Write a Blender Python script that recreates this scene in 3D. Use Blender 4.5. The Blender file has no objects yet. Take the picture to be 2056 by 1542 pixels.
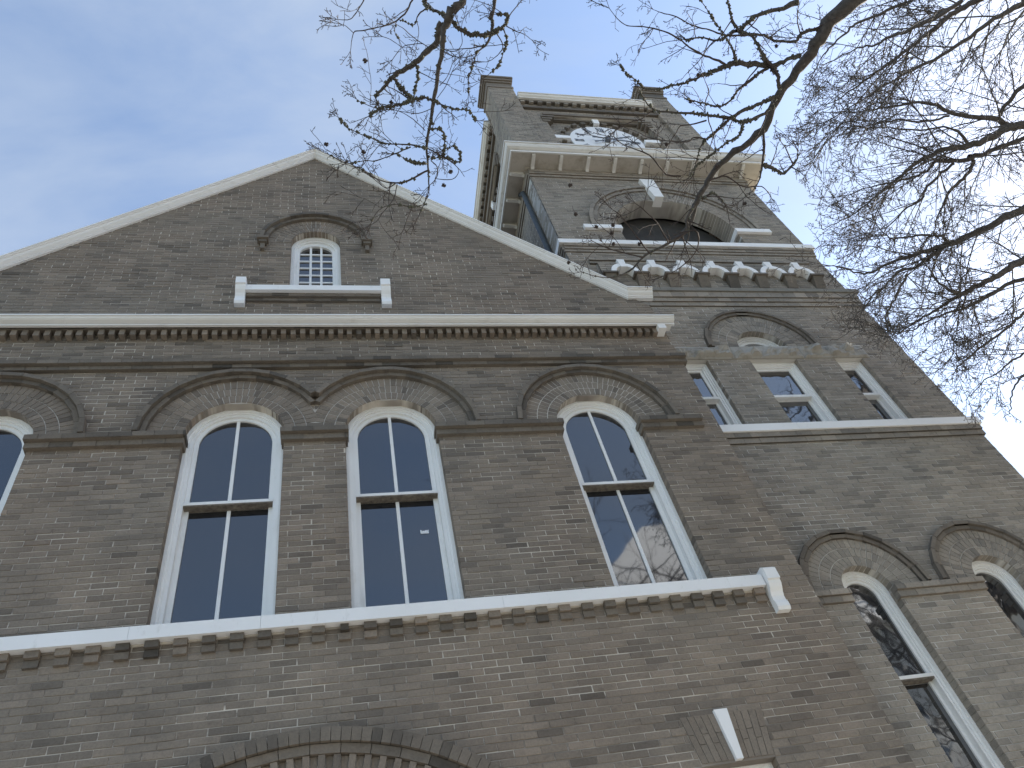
import bpy, math, random
import numpy as np
from mathutils import Matrix, Vector, noise as mnoise

# ------------------------------------------------------------------ camera, sky, sun, exposure
SC = bpy.context.scene
COL = SC.collection
PI = math.pi
FPX = 1551.5                      # focal length in pixels of the 2056 px wide photograph
CAM = np.array([0.0, -5.8, 1.6])
yaw, pitch, roll = math.radians(19.943), math.radians(48.698), math.radians(-16.392)
_f = np.array([math.sin(yaw)*math.cos(pitch), math.cos(yaw)*math.cos(pitch), math.sin(pitch)])
_r = np.array([math.cos(yaw), -math.sin(yaw), 0.0]); _u = np.cross(_r, _f)
CR = _r*math.cos(roll) + _u*math.sin(roll); CU = -_r*math.sin(roll) + _u*math.cos(roll); CF = _f
cam = bpy.data.cameras.new('Camera'); camo = bpy.data.objects.new('Camera', cam); COL.objects.link(camo)
cam.sensor_width = 36.0; cam.lens = FPX/2056*36; cam.clip_start = 0.05; cam.clip_end = 2000
camo.matrix_world = Matrix(((CR[0], CU[0], -CF[0], CAM[0]), (CR[1], CU[1], -CF[1], CAM[1]), (CR[2], CU[2], -CF[2], CAM[2]), (0, 0, 0, 1)))
SC.camera = camo
SUN_AZ, SUN_EL = math.radians(84), math.radians(31)      # azimuth from +Y towards +X
w = bpy.data.worlds.new('World'); SC.world = w; w.use_nodes = True
nt = w.node_tree; nt.nodes.clear()
def N(tree, kind, **kw):
    n = tree.nodes.new(kind)
    for k, v in kw.items():
        if k.startswith('i_'): n.inputs[k[2:].replace('_', ' ')].default_value = v
        else: setattr(n, k, v)
    return n
out = N(nt, 'ShaderNodeOutputWorld'); bg = N(nt, 'ShaderNodeBackground'); bg.inputs['Strength'].default_value = 0.10
sky = N(nt, 'ShaderNodeTexSky', sky_type='NISHITA', sun_disc=False, sun_elevation=SUN_EL, sun_rotation=SUN_AZ, altitude=100, air_density=1.0, dust_density=.6, ozone_density=.9)
tc = N(nt, 'ShaderNodeTexCoord')
mp = N(nt, 'ShaderNodeMapping'); mp.inputs['Rotation'].default_value = (0.5, 0.3, 0.6); mp.inputs['Scale'].default_value = (1.0, 2.6, 1.5)
nz = N(nt, 'ShaderNodeTexNoise'); nz.inputs['Scale'].default_value = 1.9; nz.inputs['Detail'].default_value = 7; nz.inputs['Roughness'].default_value = 0.55; nz.inputs['Distortion'].default_value = 0.5
cr = N(nt, 'ShaderNodeValToRGB'); cr.color_ramp.elements[0].position = 0.40; cr.color_ramp.elements[0].color = (0.12,)*3+(1,); cr.color_ramp.elements[1].position = 0.74; cr.color_ramp.elements[1].color = (0.70,)*3+(1,)
mx = N(nt, 'ShaderNodeMix', data_type='RGBA'); mx.inputs[7].default_value = (1.75, 2.02, 2.42, 1)
L = nt.links
L.new(tc.outputs['Generated'], mp.inputs['Vector']); L.new(mp.outputs[0], nz.inputs['Vector']); L.new(nz.outputs['Fac'], cr.inputs[0])
L.new(cr.outputs[0], mx.inputs[0]); L.new(sky.outputs[0], mx.inputs[6]); L.new(mx.outputs[2], bg.inputs['Color']); L.new(bg.outputs[0], out.inputs[0])
sl = bpy.data.lights.new('Sun', 'SUN'); sl.energy = 4.5; sl.angle = math.radians(0.6); sl.color = (1.0, 0.93, 0.82)
so = bpy.data.objects.new('Sun', sl); COL.objects.link(so); so.location = (20, 6, 30)
sd = Vector((math.sin(SUN_AZ)*math.cos(SUN_EL), math.cos(SUN_AZ)*math.cos(SUN_EL), math.sin(SUN_EL)))
so.rotation_euler = sd.to_track_quat('Z', 'Y').to_euler()
SC.view_settings.view_transform = 'Standard'; SC.view_settings.look = 'None'; SC.view_settings.gamma = 1.0
SC.view_settings.exposure = 1.82; SC.view_settings.use_curve_mapping = False
SC.render.engine = 'CYCLES'; SC.cycles.max_bounces = 6

# ------------------------------------------------------------------ helpers
def pray(px, py):
    c = CR*(px-1028)/FPX - CU*(py-771)/FPX + CF
    return c
def at_z(px, py, z):
    d = pray(px, py); return CAM + d*(z-CAM[2])/d[2]
def at_t(px, py, dist):
    d = pray(px, py); return CAM + d/np.linalg.norm(d)*dist
def proj(P):
    c = np.asarray(P) - CAM; zz = c@CF
    return 1028 + FPX*(c@CR)/zz, 771 - FPX*(c@CU)/zz, zz

def TI(u, d, z): return (u, d, z)
RND = random.Random(7)

class MB:
    def __init__(s, T=TI): s.v = []; s.f = []; s.r = []; s.T = T
    def add(s, pts, faces, r=None):
        b = len(s.v); s.v += [s.T(*p) for p in pts]
        r = RND.random() if r is None else r
        for q in faces: s.f.append([b+i for i in q]); s.r.append(r)
    HX = [(0,1,2,3),(5,4,7,6),(0,4,5,1),(3,2,6,7),(0,3,7,4),(1,5,6,2)]
    def hexa(s, p8, r=None): s.add(p8, s.HX, r)
    def box(s, u0, u1, d0, d1, z0, z1, r=None):
        s.hexa([(u0,d0,z0),(u1,d0,z0),(u1,d0,z1),(u0,d0,z1),(u0,d1,z0),(u1,d1,z0),(u1,d1,z1),(u0,d1,z1)], r)
    def quad(s, a, b, c, d_, r=None): s.add([a, b, c, d_], [(0,1,2,3)], r)
    def prism(s, prof, u0, u1, r=None, caps=True):           # prof: closed (d,z) polygon run along u
        n = len(prof); pts = [(u0, d, z) for d, z in prof] + [(u1, d, z) for d, z in prof]
        fs = [(i, (i+1) % n, n+(i+1) % n, n+i) for i in range(n)]
        if caps: fs += [tuple(range(n)), tuple(range(2*n-1, n-1, -1))]
        s.add(pts, fs, r)
    def plate(s, poly, d0, d1, r=None):                       # poly: closed (u,z) polygon run along d
        n = len(poly); pts = [(u, d0, z) for u, z in poly] + [(u, d1, z) for u, z in poly]
        s.add(pts, [tuple(range(n)), tuple(range(2*n-1, n-1, -1))] + [(i, (i+1) % n, n+(i+1) % n, n+i) for i in range(n)], r)
    def sweep(s, outer, inner, d0, d1, r=None):               # band between two (u,z) paths
        n = len(outer)
        pts = [(u, d0, z) for u, z in outer] + [(u, d0, z) for u, z in inner] + [(u, d1, z) for u, z in outer] + [(u, d1, z) for u, z in inner]
        fs = []
        for i in range(n-1):
            fs += [(i, i+1, n+i+1, n+i), (2*n+i, 2*n+i+1, i+1, i), (n+i, n+i+1, 3*n+i+1, 3*n+i), (3*n+i, 3*n+i+1, 2*n+i+1, 2*n+i)]
        fs += [(0, n, 3*n, 2*n), (n-1, 2*n-1, 4*n-1, 3*n-1)]
        s.add(pts, fs, r)
    def build(s, name, mat, parent=None, smooth=False, kind=None, label=None):
        m = bpy.data.meshes.new(name); m.from_pydata(s.v, [], s.f)
        if s.r:
            a = m.attributes.new('rnd', 'FLOAT', 'FACE'); a.data.foreach_set('value', np.array(s.r, 'f'))
        return link(name, m, mat, parent, smooth, kind, label)

def link(name, m, mat, parent=None, smooth=False, kind=None, label=None):
    if mat is not None and not m.materials: m.materials.append(mat)
    if smooth: m.polygons.foreach_set('use_smooth', np.ones(len(m.polygons), bool))
    o = bpy.data.objects.new(name, m); COL.objects.link(o)
    if parent: o.parent = parent
    if kind: o['kind'] = kind
    if label: o['label'] = label
    return o
def thing(name, label, cat, loc=(0, 0, 0), group=None):
    o = bpy.data.objects.new(name, None); COL.objects.link(o); o.location = loc; o.empty_display_size = .3
    o['label'] = label; o['category'] = cat
    if group: o['group'] = group
    return o
def arch_path(cx, r, z0, zs, n=28):
    p = [(cx-r, z0)] if z0 < zs-1e-6 else []
    p += [(cx - r*math.cos(PI*i/n), zs + r*math.sin(PI*i/n)) for i in range(n+1)]
    if z0 < zs-1e-6: p.append((cx+r, z0))
    return p

# ------------------------------------------------------------------ materials
def newmat(name):
    m = bpy.data.materials.new(name); m.use_nodes = True; t = m.node_tree; t.nodes.clear()
    o = N(t, 'ShaderNodeOutputMaterial'); b = N(t, 'ShaderNodeBsdfPrincipled'); t.links.new(b.outputs[0], o.inputs[0])
    return m, t, b
def ramp(t, stops, interp='LINEAR'):
    r = N(t, 'ShaderNodeValToRGB'); r.color_ramp.interpolation = interp
    e = r.color_ramp.elements
    while len(e) < len(stops): e.new(0.5)
    for el, (p, c) in zip(e, stops): el.position = p; el.color = (*c, 1) if len(c) == 3 else c
    return r
def noise_fac(t, scale, detail=4, rough=.55, space='pos', sc=(1,1,1)):
    n = N(t, 'ShaderNodeTexNoise'); n.inputs['Scale'].default_value = scale; n.inputs['Detail'].default_value = detail; n.inputs['Roughness'].default_value = rough
    g = N(t, 'ShaderNodeNewGeometry') if space == 'pos' else N(t, 'ShaderNodeTexCoord')
    mpn = N(t, 'ShaderNodeMapping'); mpn.inputs['Scale'].default_value = sc
    t.links.new(g.outputs['Position' if space == 'pos' else 'Object'], mpn.inputs[0]); t.links.new(mpn.outputs[0], n.inputs['Vector'])
    return n.outputs['Fac']
def mixc(t, fac, a, b, mode='MIX'):
    m = N(t, 'ShaderNodeMix', data_type='RGBA', blend_type=mode)
    for sock, v in ((m.inputs[0], fac), (m.inputs[6], a), (m.inputs[7], b)):
        if hasattr(v, 'links') or hasattr(v, 'is_linked'): t.links.new(v, sock)
        else: sock.default_value = (*v, 1) if isinstance(v, tuple) and len(v) == 3 else v
    return m.outputs[2]
def bump(t, b, fac, strength, dist):
    n = N(t, 'ShaderNodeBump'); n.inputs['Strength'].default_value = strength; n.inputs['Distance'].default_value = dist
    t.links.new(fac, n.inputs['Height']); t.links.new(n.outputs[0], b.inputs['Normal'])

def brick_material(name, tint, warm, dk=1.0):
    m, t, b = newmat(name); lk = t.links
    a = N(t, 'ShaderNodeAttribute', attribute_name='rnd'); oi = N(t, 'ShaderNodeObjectInfo')
    ad = N(t, 'ShaderNodeMath', operation='ADD'); fr = N(t, 'ShaderNodeMath', operation='FRACT')
    lk.new(a.outputs['Fac'], ad.inputs[0]); lk.new(oi.outputs['Random'], ad.inputs[1]); lk.new(ad.outputs[0], fr.inputs[0])
    k = lambda c: tuple(x*y for x, y in zip(c, tint))
    r = ramp(t, [(0, k((.125*dk,.117*dk,.106*dk))), (.04, k((.165*dk**.7,.154*dk**.7,.139*dk**.7))), (.16, k((.235,.218,.194))), (.38, k((.275,.254,.224))), (.62, k((.302,.278,.244))), (.85, k((.255,.232,.203))), (1, k((.340,.310,.272)))])
    lk.new(fr.outputs[0], r.inputs[0])
    big = noise_fac(t, .55, 3, .5); rr = ramp(t, [(.40, (1,1,1)), (.62, warm)]); lk.new(big, rr.inputs[0])
    c = mixc(t, 1.0, r.outputs[0], rr.outputs[0], 'MULTIPLY')
    big2 = noise_fac(t, 1.7, 5, .6, sc=(1, 1, .6)); r2 = ramp(t, [(.30, (.80,.80,.81)), (.52, (1,1,1)), (.75, (1.10,1.09,1.06))]); lk.new(big2, r2.inputs[0])
    c = mixc(t, 1.0, c, r2.outputs[0], 'MULTIPLY')
    fine = noise_fac(t, 55, 6, .7); r3 = ramp(t, [(.25, (.72,.72,.72)), (.55, (1,1,1)), (.8, (1.16,1.15,1.13))]); lk.new(fine, r3.inputs[0])
    c = mixc(t, 1.0, c, r3.outputs[0], 'MULTIPLY')
    sm = noise_fac(t, 16, 4, .6, sc=(.5, .5, 1)); r4 = ramp(t, [(.30, (.72,.72,.72)), (.45, (1,1,1))]); lk.new(sm, r4.inputs[0])
    c = mixc(t, .75, c, r4.outputs[0], 'MULTIPLY')
    lk.new(c, b.inputs['Base Color']); b.inputs['Roughness'].default_value = .88; b.inputs['Specular IOR Level'].default_value = .3
    bump(t, b, fine, .55, .004)
    return m
BRICK = brick_material('brick_grey_brown', (.80, .742, .685), (1.035, .985, .955), 1.25)
BRICKT = brick_material('brick_grey', (.98, .965, .935), (1.03, .99, .96), 1.35)
BRICKD = brick_material('brick_weathered_shaded', (.60, .57, .535), (1.02, .98, .95))  # dark brick; also paints shade into moulding cores and sill dentils

def mortar_material(name, lo, hi, a, b_):
    m, t, b = newmat(name)
    f1 = noise_fac(t, 1.1, 3, .5); f2 = noise_fac(t, 2.2, 3, .6, sc=(.45, .45, 7.3))
    ad = N(t, 'ShaderNodeMath', operation='MULTIPLY_ADD'); ad.inputs[1].default_value = .55; ad.inputs[2].default_value = 0
    t.links.new(f2, ad.inputs[0]); a2 = N(t, 'ShaderNodeMath', operation='MULTIPLY_ADD'); a2.inputs[1].default_value = .5
    t.links.new(f1, a2.inputs[0]); t.links.new(ad.outputs[0], a2.inputs[2])
    r = ramp(t, [(a, lo), (b_, hi)]); t.links.new(a2.outputs[0], r.inputs[0]); t.links.new(r.outputs[0], b.inputs['Base Color']); b.inputs['Roughness'].default_value = .95
    return m
MORTAR = mortar_material('mortar', (.20, .175, .15), (.56, .51, .44), .46, .60)
MORTART = mortar_material('mortar_tower', (.26, .245, .225), (.56, .535, .49), .42, .60)
MORTARL = mortar_material('mortar_light', (.36, .33, .295), (.62, .59, .54), .40, .58)

def paint(name, col, dirt, dscale=7.0, rough=.55, amt=(.50, .72), streak=(1, 1, .35)):
    m, t, b = newmat(name)
    f = noise_fac(t, dscale, 7, .68, sc=streak); r = ramp(t, [(amt[0], (0, 0, 0)), (amt[1], (1, 1, 1))]); t.links.new(f, r.inputs[0])
    f2 = noise_fac(t, .9, 3, .5); r2 = ramp(t, [(.3, (.90,.90,.89)), (.7, (1,1,1))]); t.links.new(f2, r2.inputs[0])
    c = mixc(t, r.outputs[0], col, dirt); c = mixc(t, 1.0, c, r2.outputs[0], 'MULTIPLY')
    t.links.new(c, b.inputs['Base Color']); b.inputs['Roughness'].default_value = rough
    bump(t, b, f, .25, .004)
    return m
WHITE = paint('white_paint', (.83,.83,.82), (.68,.67,.64), 7.0, .55, (.56, .78))
WSTONE = paint('white_painted_stone', (.82,.82,.82), (.58,.57,.55), 9.0, .7, (.60, .80))
CREAM = paint('weathered_cream_paint', (.68,.665,.64), (.44,.405,.35), 5.0, .6, (.54, .78), (.5, 1, 2.5))
TRIM = paint('grey_white_trim', (.77,.765,.755), (.58,.56,.53), 5.0, .6, (.56, .80), (.5, 1, 2.5))
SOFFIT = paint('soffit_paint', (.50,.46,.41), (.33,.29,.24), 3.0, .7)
STONE = paint('rough_sandstone', (.34,.32,.285), (.22,.205,.18), 6.0, .9)
DSTONE = paint('weathered_stone', (.20,.19,.165), (.12,.115,.10), 5.0, .9)
CLOCKW = paint('clock_dial', (.76,.77,.79), (.66,.66,.67), 3.0, .5, (.55, .8))
def plain(name, col, rough=.6, metal=0.0, nscale=8.0, var=.25):
    m, t, b = newmat(name)
    f = noise_fac(t, nscale, 5, .6); r = ramp(t, [(.3, tuple(x*(1-var) for x in col)), (.7, tuple(min(1, x*(1+var)) for x in col))]); t.links.new(f, r.inputs[0])
    t.links.new(r.outputs[0], b.inputs['Base Color']); b.inputs['Roughness'].default_value = rough; b.inputs['Metallic'].default_value = metal
    bump(t, b, f, .3, .01)
    return m
PIPE = plain('blue_grey_downpipe', (.045,.055,.065), .6)
INK = plain('clock_ink', (.10,.11,.13), .6)
DARK = plain('belfry_shade', (.040,.038,.036), .9)  # shade of the belfry interior put into the colour
ROOFM = plain('dark_shingle', (.06,.06,.065), .9)
BARK = plain('dark_bark', (.066,.058,.052), .92, 0, 30, .45)
BARK2 = plain('grey_bark', (.098,.088,.082), .92, 0, 20, .4)
TWIG = plain('reddish_twig', (.052,.038,.033), .85, 0, 20, .3)
LICHEN = plain('grey_lichen', (.095,.095,.072), .95, 0, 60, .5)
GRASS = plain('winter_lawn', (.15,.14,.085), .95, 0, 3, .5)
PAVE = plain('concrete_walk', (.32,.31,.29), .9, 0, 5, .2)
ASPH = plain('asphalt', (.055,.055,.057), .9, 0, 12, .3)
METALR = plain('pale_metal_roof', (.82,.83,.84), .6, 0, 2, .08)
CLAP = plain('white_clapboard', (.74,.75,.75), .6, 0, 2, .06)
SLATE = plain('slate_spire', (.07,.075,.085), .7)
SHADE_GRIME = plain('rail_shade_grime', (.15,.13,.105), .9, 0, 25, .5)  # brown holds both rail grime and painted underside shade
STICK = plain('paper_sticker', (.72,.74,.76), .7, 0, 90, .3)
def glass_mat(name, wav, sc, ior=2.0):
    m, t, b = newmat(name)
    b.inputs['Base Color'].default_value = (.010, .012, .016, 1); b.inputs['Roughness'].default_value = .03; b.inputs['IOR'].default_value = ior
    f = noise_fac(t, sc, 2, .4); bump(t, b, f, wav, .01)
    return m
GLASS = glass_mat('window_glass', .08, 2.2, 2.1)
GLASSW = glass_mat('wavy_old_glass', .30, 3.0, 2.6)

# ------------------------------------------------------------------ brickwork
COURSE, BL, JT = 0.0635, 0.213, 0.0075
def ex_rect(u0, u1, z0, z1, jamb=True): return ('r', lambda z: (u0, u1) if z0 < z < z1 else None, jamb)
def ex_arch(cx, half, z0, zs, R, jamb=True):
    def g(z):
        if z <= z0: return None
        if z < zs: return (cx-half, cx+half)
        if z < zs+R: s = math.sqrt(max(R*R-(z-zs)**2, 0)); return (cx-s, cx+s)
        return None
    return ('a', g, jamb)
def intervals(lo, hi, z, exs):
    iv = [(lo(z), hi(z), lo, hi, False, False)]
    for _, g, jb in exs:
        r = g(z)
        if r is None: continue
        a, b = r; new = []
        for p, q, gp, gq, jp, jq in iv:
            if b <= p or a >= q: new.append((p, q, gp, gq, jp, jq)); continue
            if a > p: new.append((p, a, gp, (lambda z, g=g, d=a: (g(z) or (d, 0))[0]), jp, jb))
            if b < q: new.append((b, q, (lambda z, g=g, d=b: (g(z) or (0, d))[1]), gq, jb, jq))
        iv = new
    return iv
def lay(z0, z1, lo, hi, exs, d=0.0, jamb=.112, course=COURSE, bl=BL, thick=.03, seed=1, off0=0.0):
    """bricks as (bl,br,tr,tl u, zb, zt, d, depth, full?) in running bond, cut at openings"""
    R = random.Random(seed); outl = []
    n = int(round((z1-z0)/course))
    for i in range(n):
        zb, zt = z0+i*course+JT/2, z0+(i+1)*course-JT/2; zm = (zb+zt)/2
        off = off0 + (i % 2)*bl/2 + R.uniform(-.012, .012)
        for p, q, gp, gq, jp, jq in intervals(lo, hi, zm, exs):
            if q-p < .02: continue
            k = math.floor((p-off)/bl)
            while True:
                a = off+k*bl + R.uniform(-.003, .003); b = a+bl-JT + R.uniform(-.002, .002); k += 1
                if a > q: break
                if b < p+.015: continue
                cl, crt = a < p+.02, b > q-.02
                if cl and q-p < bl*.5: pass
                abl = gp(zb) if cl else a; atl = gp(zt) if cl else a
                abr = gq(zb) if crt else b; atr = gq(zt) if crt else b
                if (abr-abl)+(atr-atl) < .03: continue
                dep = jamb if ((cl and jp) or (crt and jq)) else thick
                dd = d + R.uniform(-.0022, .0022) + (R.uniform(-.004, .001) if R.random() < .08 else 0)
                jz = lambda: R.uniform(-.0012, .0012)
                outl.append((abl, abr, atr, atl, zb+jz(), zt+jz(), dd, dep, not (cl or crt)))
                if crt: break
    return outl
def brick_into(mb, bk, r=None):
    abl, abr, atr, atl, zb, zt, d, dep, _ = bk; c = .0035
    pts = [(abl+c,d,zb+c),(abr-c,d,zb+c),(atr-c,d,zt-c),(atl+c,d,zt-c),(abl,d+c,zb),(abr,d+c,zb),(atr,d+c,zt),(atl,d+c,zt),(abl,d+dep,zb),(abr,d+dep,zb),(atr,d+dep,zt),(atl,d+dep,zt)]
    fs = [(0,1,2,3),(4,5,1,0),(5,6,2,1),(6,7,3,2),(7,4,0,3),(4,8,9,5),(5,9,10,6),(6,10,11,7),(7,11,8,4)]
    mb.add(pts, fs, r)
def backing(mb, z0, z1, lo, hi, exs, d=0.0, depth=.115, course=COURSE):
    n = int(round((z1-z0)/course))
    for i in range(n):
        zb, zt = z0+i*course, z0+(i+1)*course; zm = (zb+zt)/2
        for p, q, gp, gq, jp, jq in intervals(lo, hi, zm, exs):
            a0, a1 = (gp(zb+1e-4), gp(zt-1e-4)); b0, b1 = (gq(zb+1e-4), gq(zt-1e-4))
            e = .006
            if jp: a0 += e; a1 += e
            if jq: b0 -= e; b1 -= e
            mb.hexa([(a0,d,zb),(b0,d,zb),(b1,d,zt),(a1,d,zt),(a0,d+depth,zb),(b0,d+depth,zb),(b1,d+depth,zt),(a1,d+depth,zt)], .5)

UNIT = {}
def unit_brick(mat, k):
    key = (mat.name, k)
    if key not in UNIT:
        R = random.Random(k); h = (BL-JT)/2; v = (COURSE-JT)/2; j = lambda: R.uniform(-.0014, .0014)
        mb = MB(); brick_into(mb, (-h+j(), h+j(), h+j(), -h+j(), -v+j(), v+j(), 0, .03, True), 0.0)
        m = bpy.data.meshes.new('brick'); m.from_pydata(mb.v, [], mb.f); m.materials.append(mat); UNIT[key] = m
    return UNIT[key]
def place_bricks(bricks, T, mat, wall, limit=300, stuffname='brickwork', axis_ok=True):
    """the `limit` bricks that show largest become objects, the rest one joined part"""
    sel = set()
    if axis_ok:
        sc = []
        for i, b in enumerate(bricks):
            if not b[8]: continue
            x, y, zz = proj(T((b[0]+b[1])/2, b[6], (b[4]+b[5])/2))
            if zz > 0 and 8 < x < 2048 and 6 < y < 1536: sc.append((zz, i))
        sc.sort(); sel = {i for _, i in sc[:limit]}
    mb = MB(T)
    for i, b in enumerate(bricks):
        if i in sel:
            o = link('brick', unit_brick(mat, RND.randrange(8)), None, wall)
            o.location = T((b[0]+b[1])/2, b[6], (b[4]+b[5])/2)
        else: brick_into(mb, b)
    return mb

def ring(mb_list, cx, zs, r0, r1, n, d0, d1, a0=0.0, a1=PI, gap=.008, jit=.0015):
    """voussoirs as lists of eight points"""
    R = random.Random(int(cx*1000+r0*777)); da = (a1-a0)/n
    for i in range(n):
        rm = (r0+r1)/2; g = gap/rm/2
        A, B = a0+i*da+g, a0+(i+1)*da-g; j = R.uniform(-jit, jit); q = gap/2
        def P(r, a, d): return (cx+r*math.cos(a), d, zs+r*math.sin(a))
        # u grows with cos: B is on the left
        mb_list.append([P(r0+q, B, d0+j), P(r0+q, A, d0+j), P(r1-q, A, d0+j), P(r1-q, B, d0+j), P(r0+q, B, d1), P(r0+q, A, d1), P(r1-q, A, d1), P(r1-q, B, d1)])
def place_pieces(pcs, T, mat, parent, name, as_objects=True):
    if as_objects:
        for p in pcs:
            c = np.mean([T(*q) for q in p], axis=0); mb = MB(lambda u, d, z: tuple(np.array(T(u, d, z))-c)); mb.hexa(p, RND.random())
            o = mb.build(name, mat, parent); o.location = tuple(c)
    else:
        mb = MB(T)
        for p in pcs: mb.hexa(p)
        return mb.build(name+'s', mat, parent, kind='stuff')
def arch_fill(mb, cx, zs, r0, r1, d0, d1, a0=0.0, a1=PI, n=40):
    o = [(cx+r1*math.cos(a1+(a0-a1)*i/n), zs+r1*math.sin(a1+(a0-a1)*i/n)) for i in range(n+1)]
    q = [(cx+r0*math.cos(a1+(a0-a1)*i/n), zs+r0*math.sin(a1+(a0-a1)*i/n)) for i in range(n+1)]
    mb.sweep(o, q, d0, d1, .5)

def hood_mould(parent, T, pcs, mat, objs=True):
    core = MB(T)                                # bed just inside the bricks, coloured dark to stand for underside shadow
    for p in pcs:
        q = np.array(p); c = q.mean(0); e = (q-c)*np.array((1.03, 1, 1.0))+c; e[:4, 1] += .006; e[4:, 1] -= .001
        core.hexa([tuple(x) for x in e], .5)
    o = core.build('hood_mould', BRICKD, parent)
    place_pieces(pcs, T, mat, o, 'hood_brick', objs)
# ------------------------------------------------------------------ windows
def pane_obj(parent, T, poly, d, mat):
    mb = MB(T); mb.plate(poly, d, d+.006); return mb.build('pane', mat, parent)
def arched_window(house, T, cx, half, z0, zs, rail, d=.10, fw=.085, sw=.045, mull=True, glass=None, label=None):
    glass = glass or GLASS
    f = MB(T)
    f.sweep(arch_path(cx, half+.004, z0, zs), arch_path(cx, half-.030, z0, zs), d, d+.10)
    f.sweep(arch_path(cx, half-.0302, z0, zs), arch_path(cx, half-.052, z0, zs), d+.022, d+.12)
    f.sweep(arch_path(cx, half-.0522, z0, zs), arch_path(cx, half-fw, z0, zs), d+.036, d+.15)
    win = f.build('window', WHITE, house, label=label)
    ri = half-fw-.0003; gi = ri-sw
    us = MB(T); us.sweep(arch_path(cx, ri, rail, zs), arch_path(cx, gi, rail, zs), d+.060, d+.100)
    us.box(cx-ri, cx+ri, d+.030, d+.128, rail-.034, rail-.0003)
    us.build('upper_sash', WHITE, win)
    b = MB(T); b.box(cx-ri, cx+ri, d+.034, d+.128, rail-.050, rail-.0345); b.build('rail_shade_strip', SHADE_GRIME, win)  # plate below the rail, underside shade and grime painted in its colour
    ls = MB(T)
    ls.box(cx-ri, cx-gi, d+.104, d+.144, z0+.10, rail-.0503); ls.box(cx+gi, cx+ri, d+.104, d+.144, z0+.10, rail-.0503)
    ls.box(cx-ri, cx+ri, d+.1045, d+.1445, z0, z0+.0997); ls.box(cx-gi, cx+gi, d+.1285, d+.1435, rail-.06, rail-.001)
    ls.build('lower_sash', WHITE, win)
    m = .017
    if mull:
        b = MB(T); b.box(cx-m, cx+m, d+.066, d+.094, rail, zs+gi+.006); b.build('muntin', WHITE, win)
        b = MB(T); b.box(cx-m, cx+m, d+.110, d+.138, z0+.0997, rail-.061); b.build('muntin', WHITE, win)
    g0 = gi+.006
    if mull:
        n = 14
        for s in (-1, 1):
            poly = [(cx, rail-.01), (cx+s*g0, rail-.01)] + [(cx+s*g0*math.cos(PI/2*i/n), zs+g0*math.sin(PI/2*i/n)) for i in range(n+1)]
            pane_obj(win, T, poly, d+.080, glass)
            pane_obj(win, T, [(cx, z0+.09), (cx+s*g0, z0+.09), (cx+s*g0, rail-.055), (cx, rail-.055)], d+.124, glass)
    else:
        pane_obj(win, T, arch_path(cx, g0, rail-.01, zs), d+.080, glass)
        pane_obj(win, T, [(cx-g0, z0+.09), (cx+g0, z0+.09), (cx+g0, rail-.055), (cx-g0, rail-.055)], d+.124, glass)
    return win
def rect_path(cx, h, z0, z1): return [(cx-h, z0), (cx-h, z1), (cx+h, z1), (cx+h, z0)]
def rect_window(house, T, cx, half, z0, z1, rail, d=.10, fw=.075, sw=.035, glass=None, label=None):
    glass = glass or GLASS
    f = MB(T)
    f.sweep(rect_path(cx, half+.004, z0, z1+.004), rect_path(cx, half-.028, z0, z1-.028), d, d+.10)
    f.sweep(rect_path(cx, half-.0282, z0, z1-.0282), rect_path(cx, half-.05, z0, z1-.05), d+.022, d+.12)
    f.sweep(rect_path(cx, half-.0502, z0, z1-.0502), rect_path(cx, half-fw, z0, z1-fw), d+.036, d+.15)
    win = f.build('window', WHITE, house, label=label)
    ri = half-fw-.0003; gi = ri-sw; zt = z1-fw-.0003
    us = MB(T); us.sweep(rect_path(cx, ri, rail, zt), rect_path(cx, gi, rail, zt-sw), d+.060, d+.100); us.box(cx-ri, cx+ri, d+.036, d+.108, rail-.045, rail-.0003)
    us.build('upper_sash', WHITE, win)
    ls = MB(T)
    ls.box(cx-ri, cx-gi, d+.104, d+.144, z0+.08, rail-.0453); ls.box(cx+gi, cx+ri, d+.104, d+.144, z0+.08, rail-.0453)
    ls.box(cx-ri, cx+ri, d+.1045, d+.1445, z0, z0+.0797); ls.box(cx-gi, cx+gi, d+.109, d+.1435, rail-.055, rail-.001)
    ls.build('lower_sash', WHITE, win)
    g0 = gi+.006
    pane_obj(win, T, [(cx-g0, rail-.01), (cx+g0, rail-.01), (cx+g0, zt-sw+.006), (cx-g0, zt-sw+.006)], d+.080, glass)
    pane_obj(win, T, [(cx-g0, z0+.07), (cx+g0, z0+.07), (cx+g0, rail-.05), (cx-g0, rail-.05)], d+.124, glass)
    return win

def scroll_bracket(parent, T, u0, u1, zt, zb, proj_, mat):
    """white console: block on top, S-curved front below it"""
    h = zt-zb; p = proj_
    prof = [(.01, zt), (-p*.72, zt), (-p, zt-.035), (-p, zt-h*.34), (-p*.86, zt-h*.345), (-p*.84, zt-h*.42), (-p*.72, zt-h*.50), (-p*.52, zt-h*.58), (-p*.40, zt-h*.67),
            (-p*.40, zt-h*.76), (-p*.50, zt-h*.85), (-p*.52, zt-h*.93), (-p*.42, zb), (.01, zb)]
    mb = MB(T); mb.prism(prof, u0, u1); return mb.build('bracket', mat, parent)

# ------------------------------------------------------------------ the setting
g = MB(); g.quad((-300,-300,0),(300,-300,0),(300,300,0),(-300,300,0)); o = g.build('ground', GRASS, kind='structure')
g = MB(); g.box(-40, 40, -8.6, -.6, -.05, .06); o = g.build('pavement', PAVE, kind='structure')
g = MB(); g.quad((-150,-15.5,.004),(150,-15.5,.004),(150,-9.5,.004),(-150,-9.5,.004)); g.build('road', ASPH, kind='structure')

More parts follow.
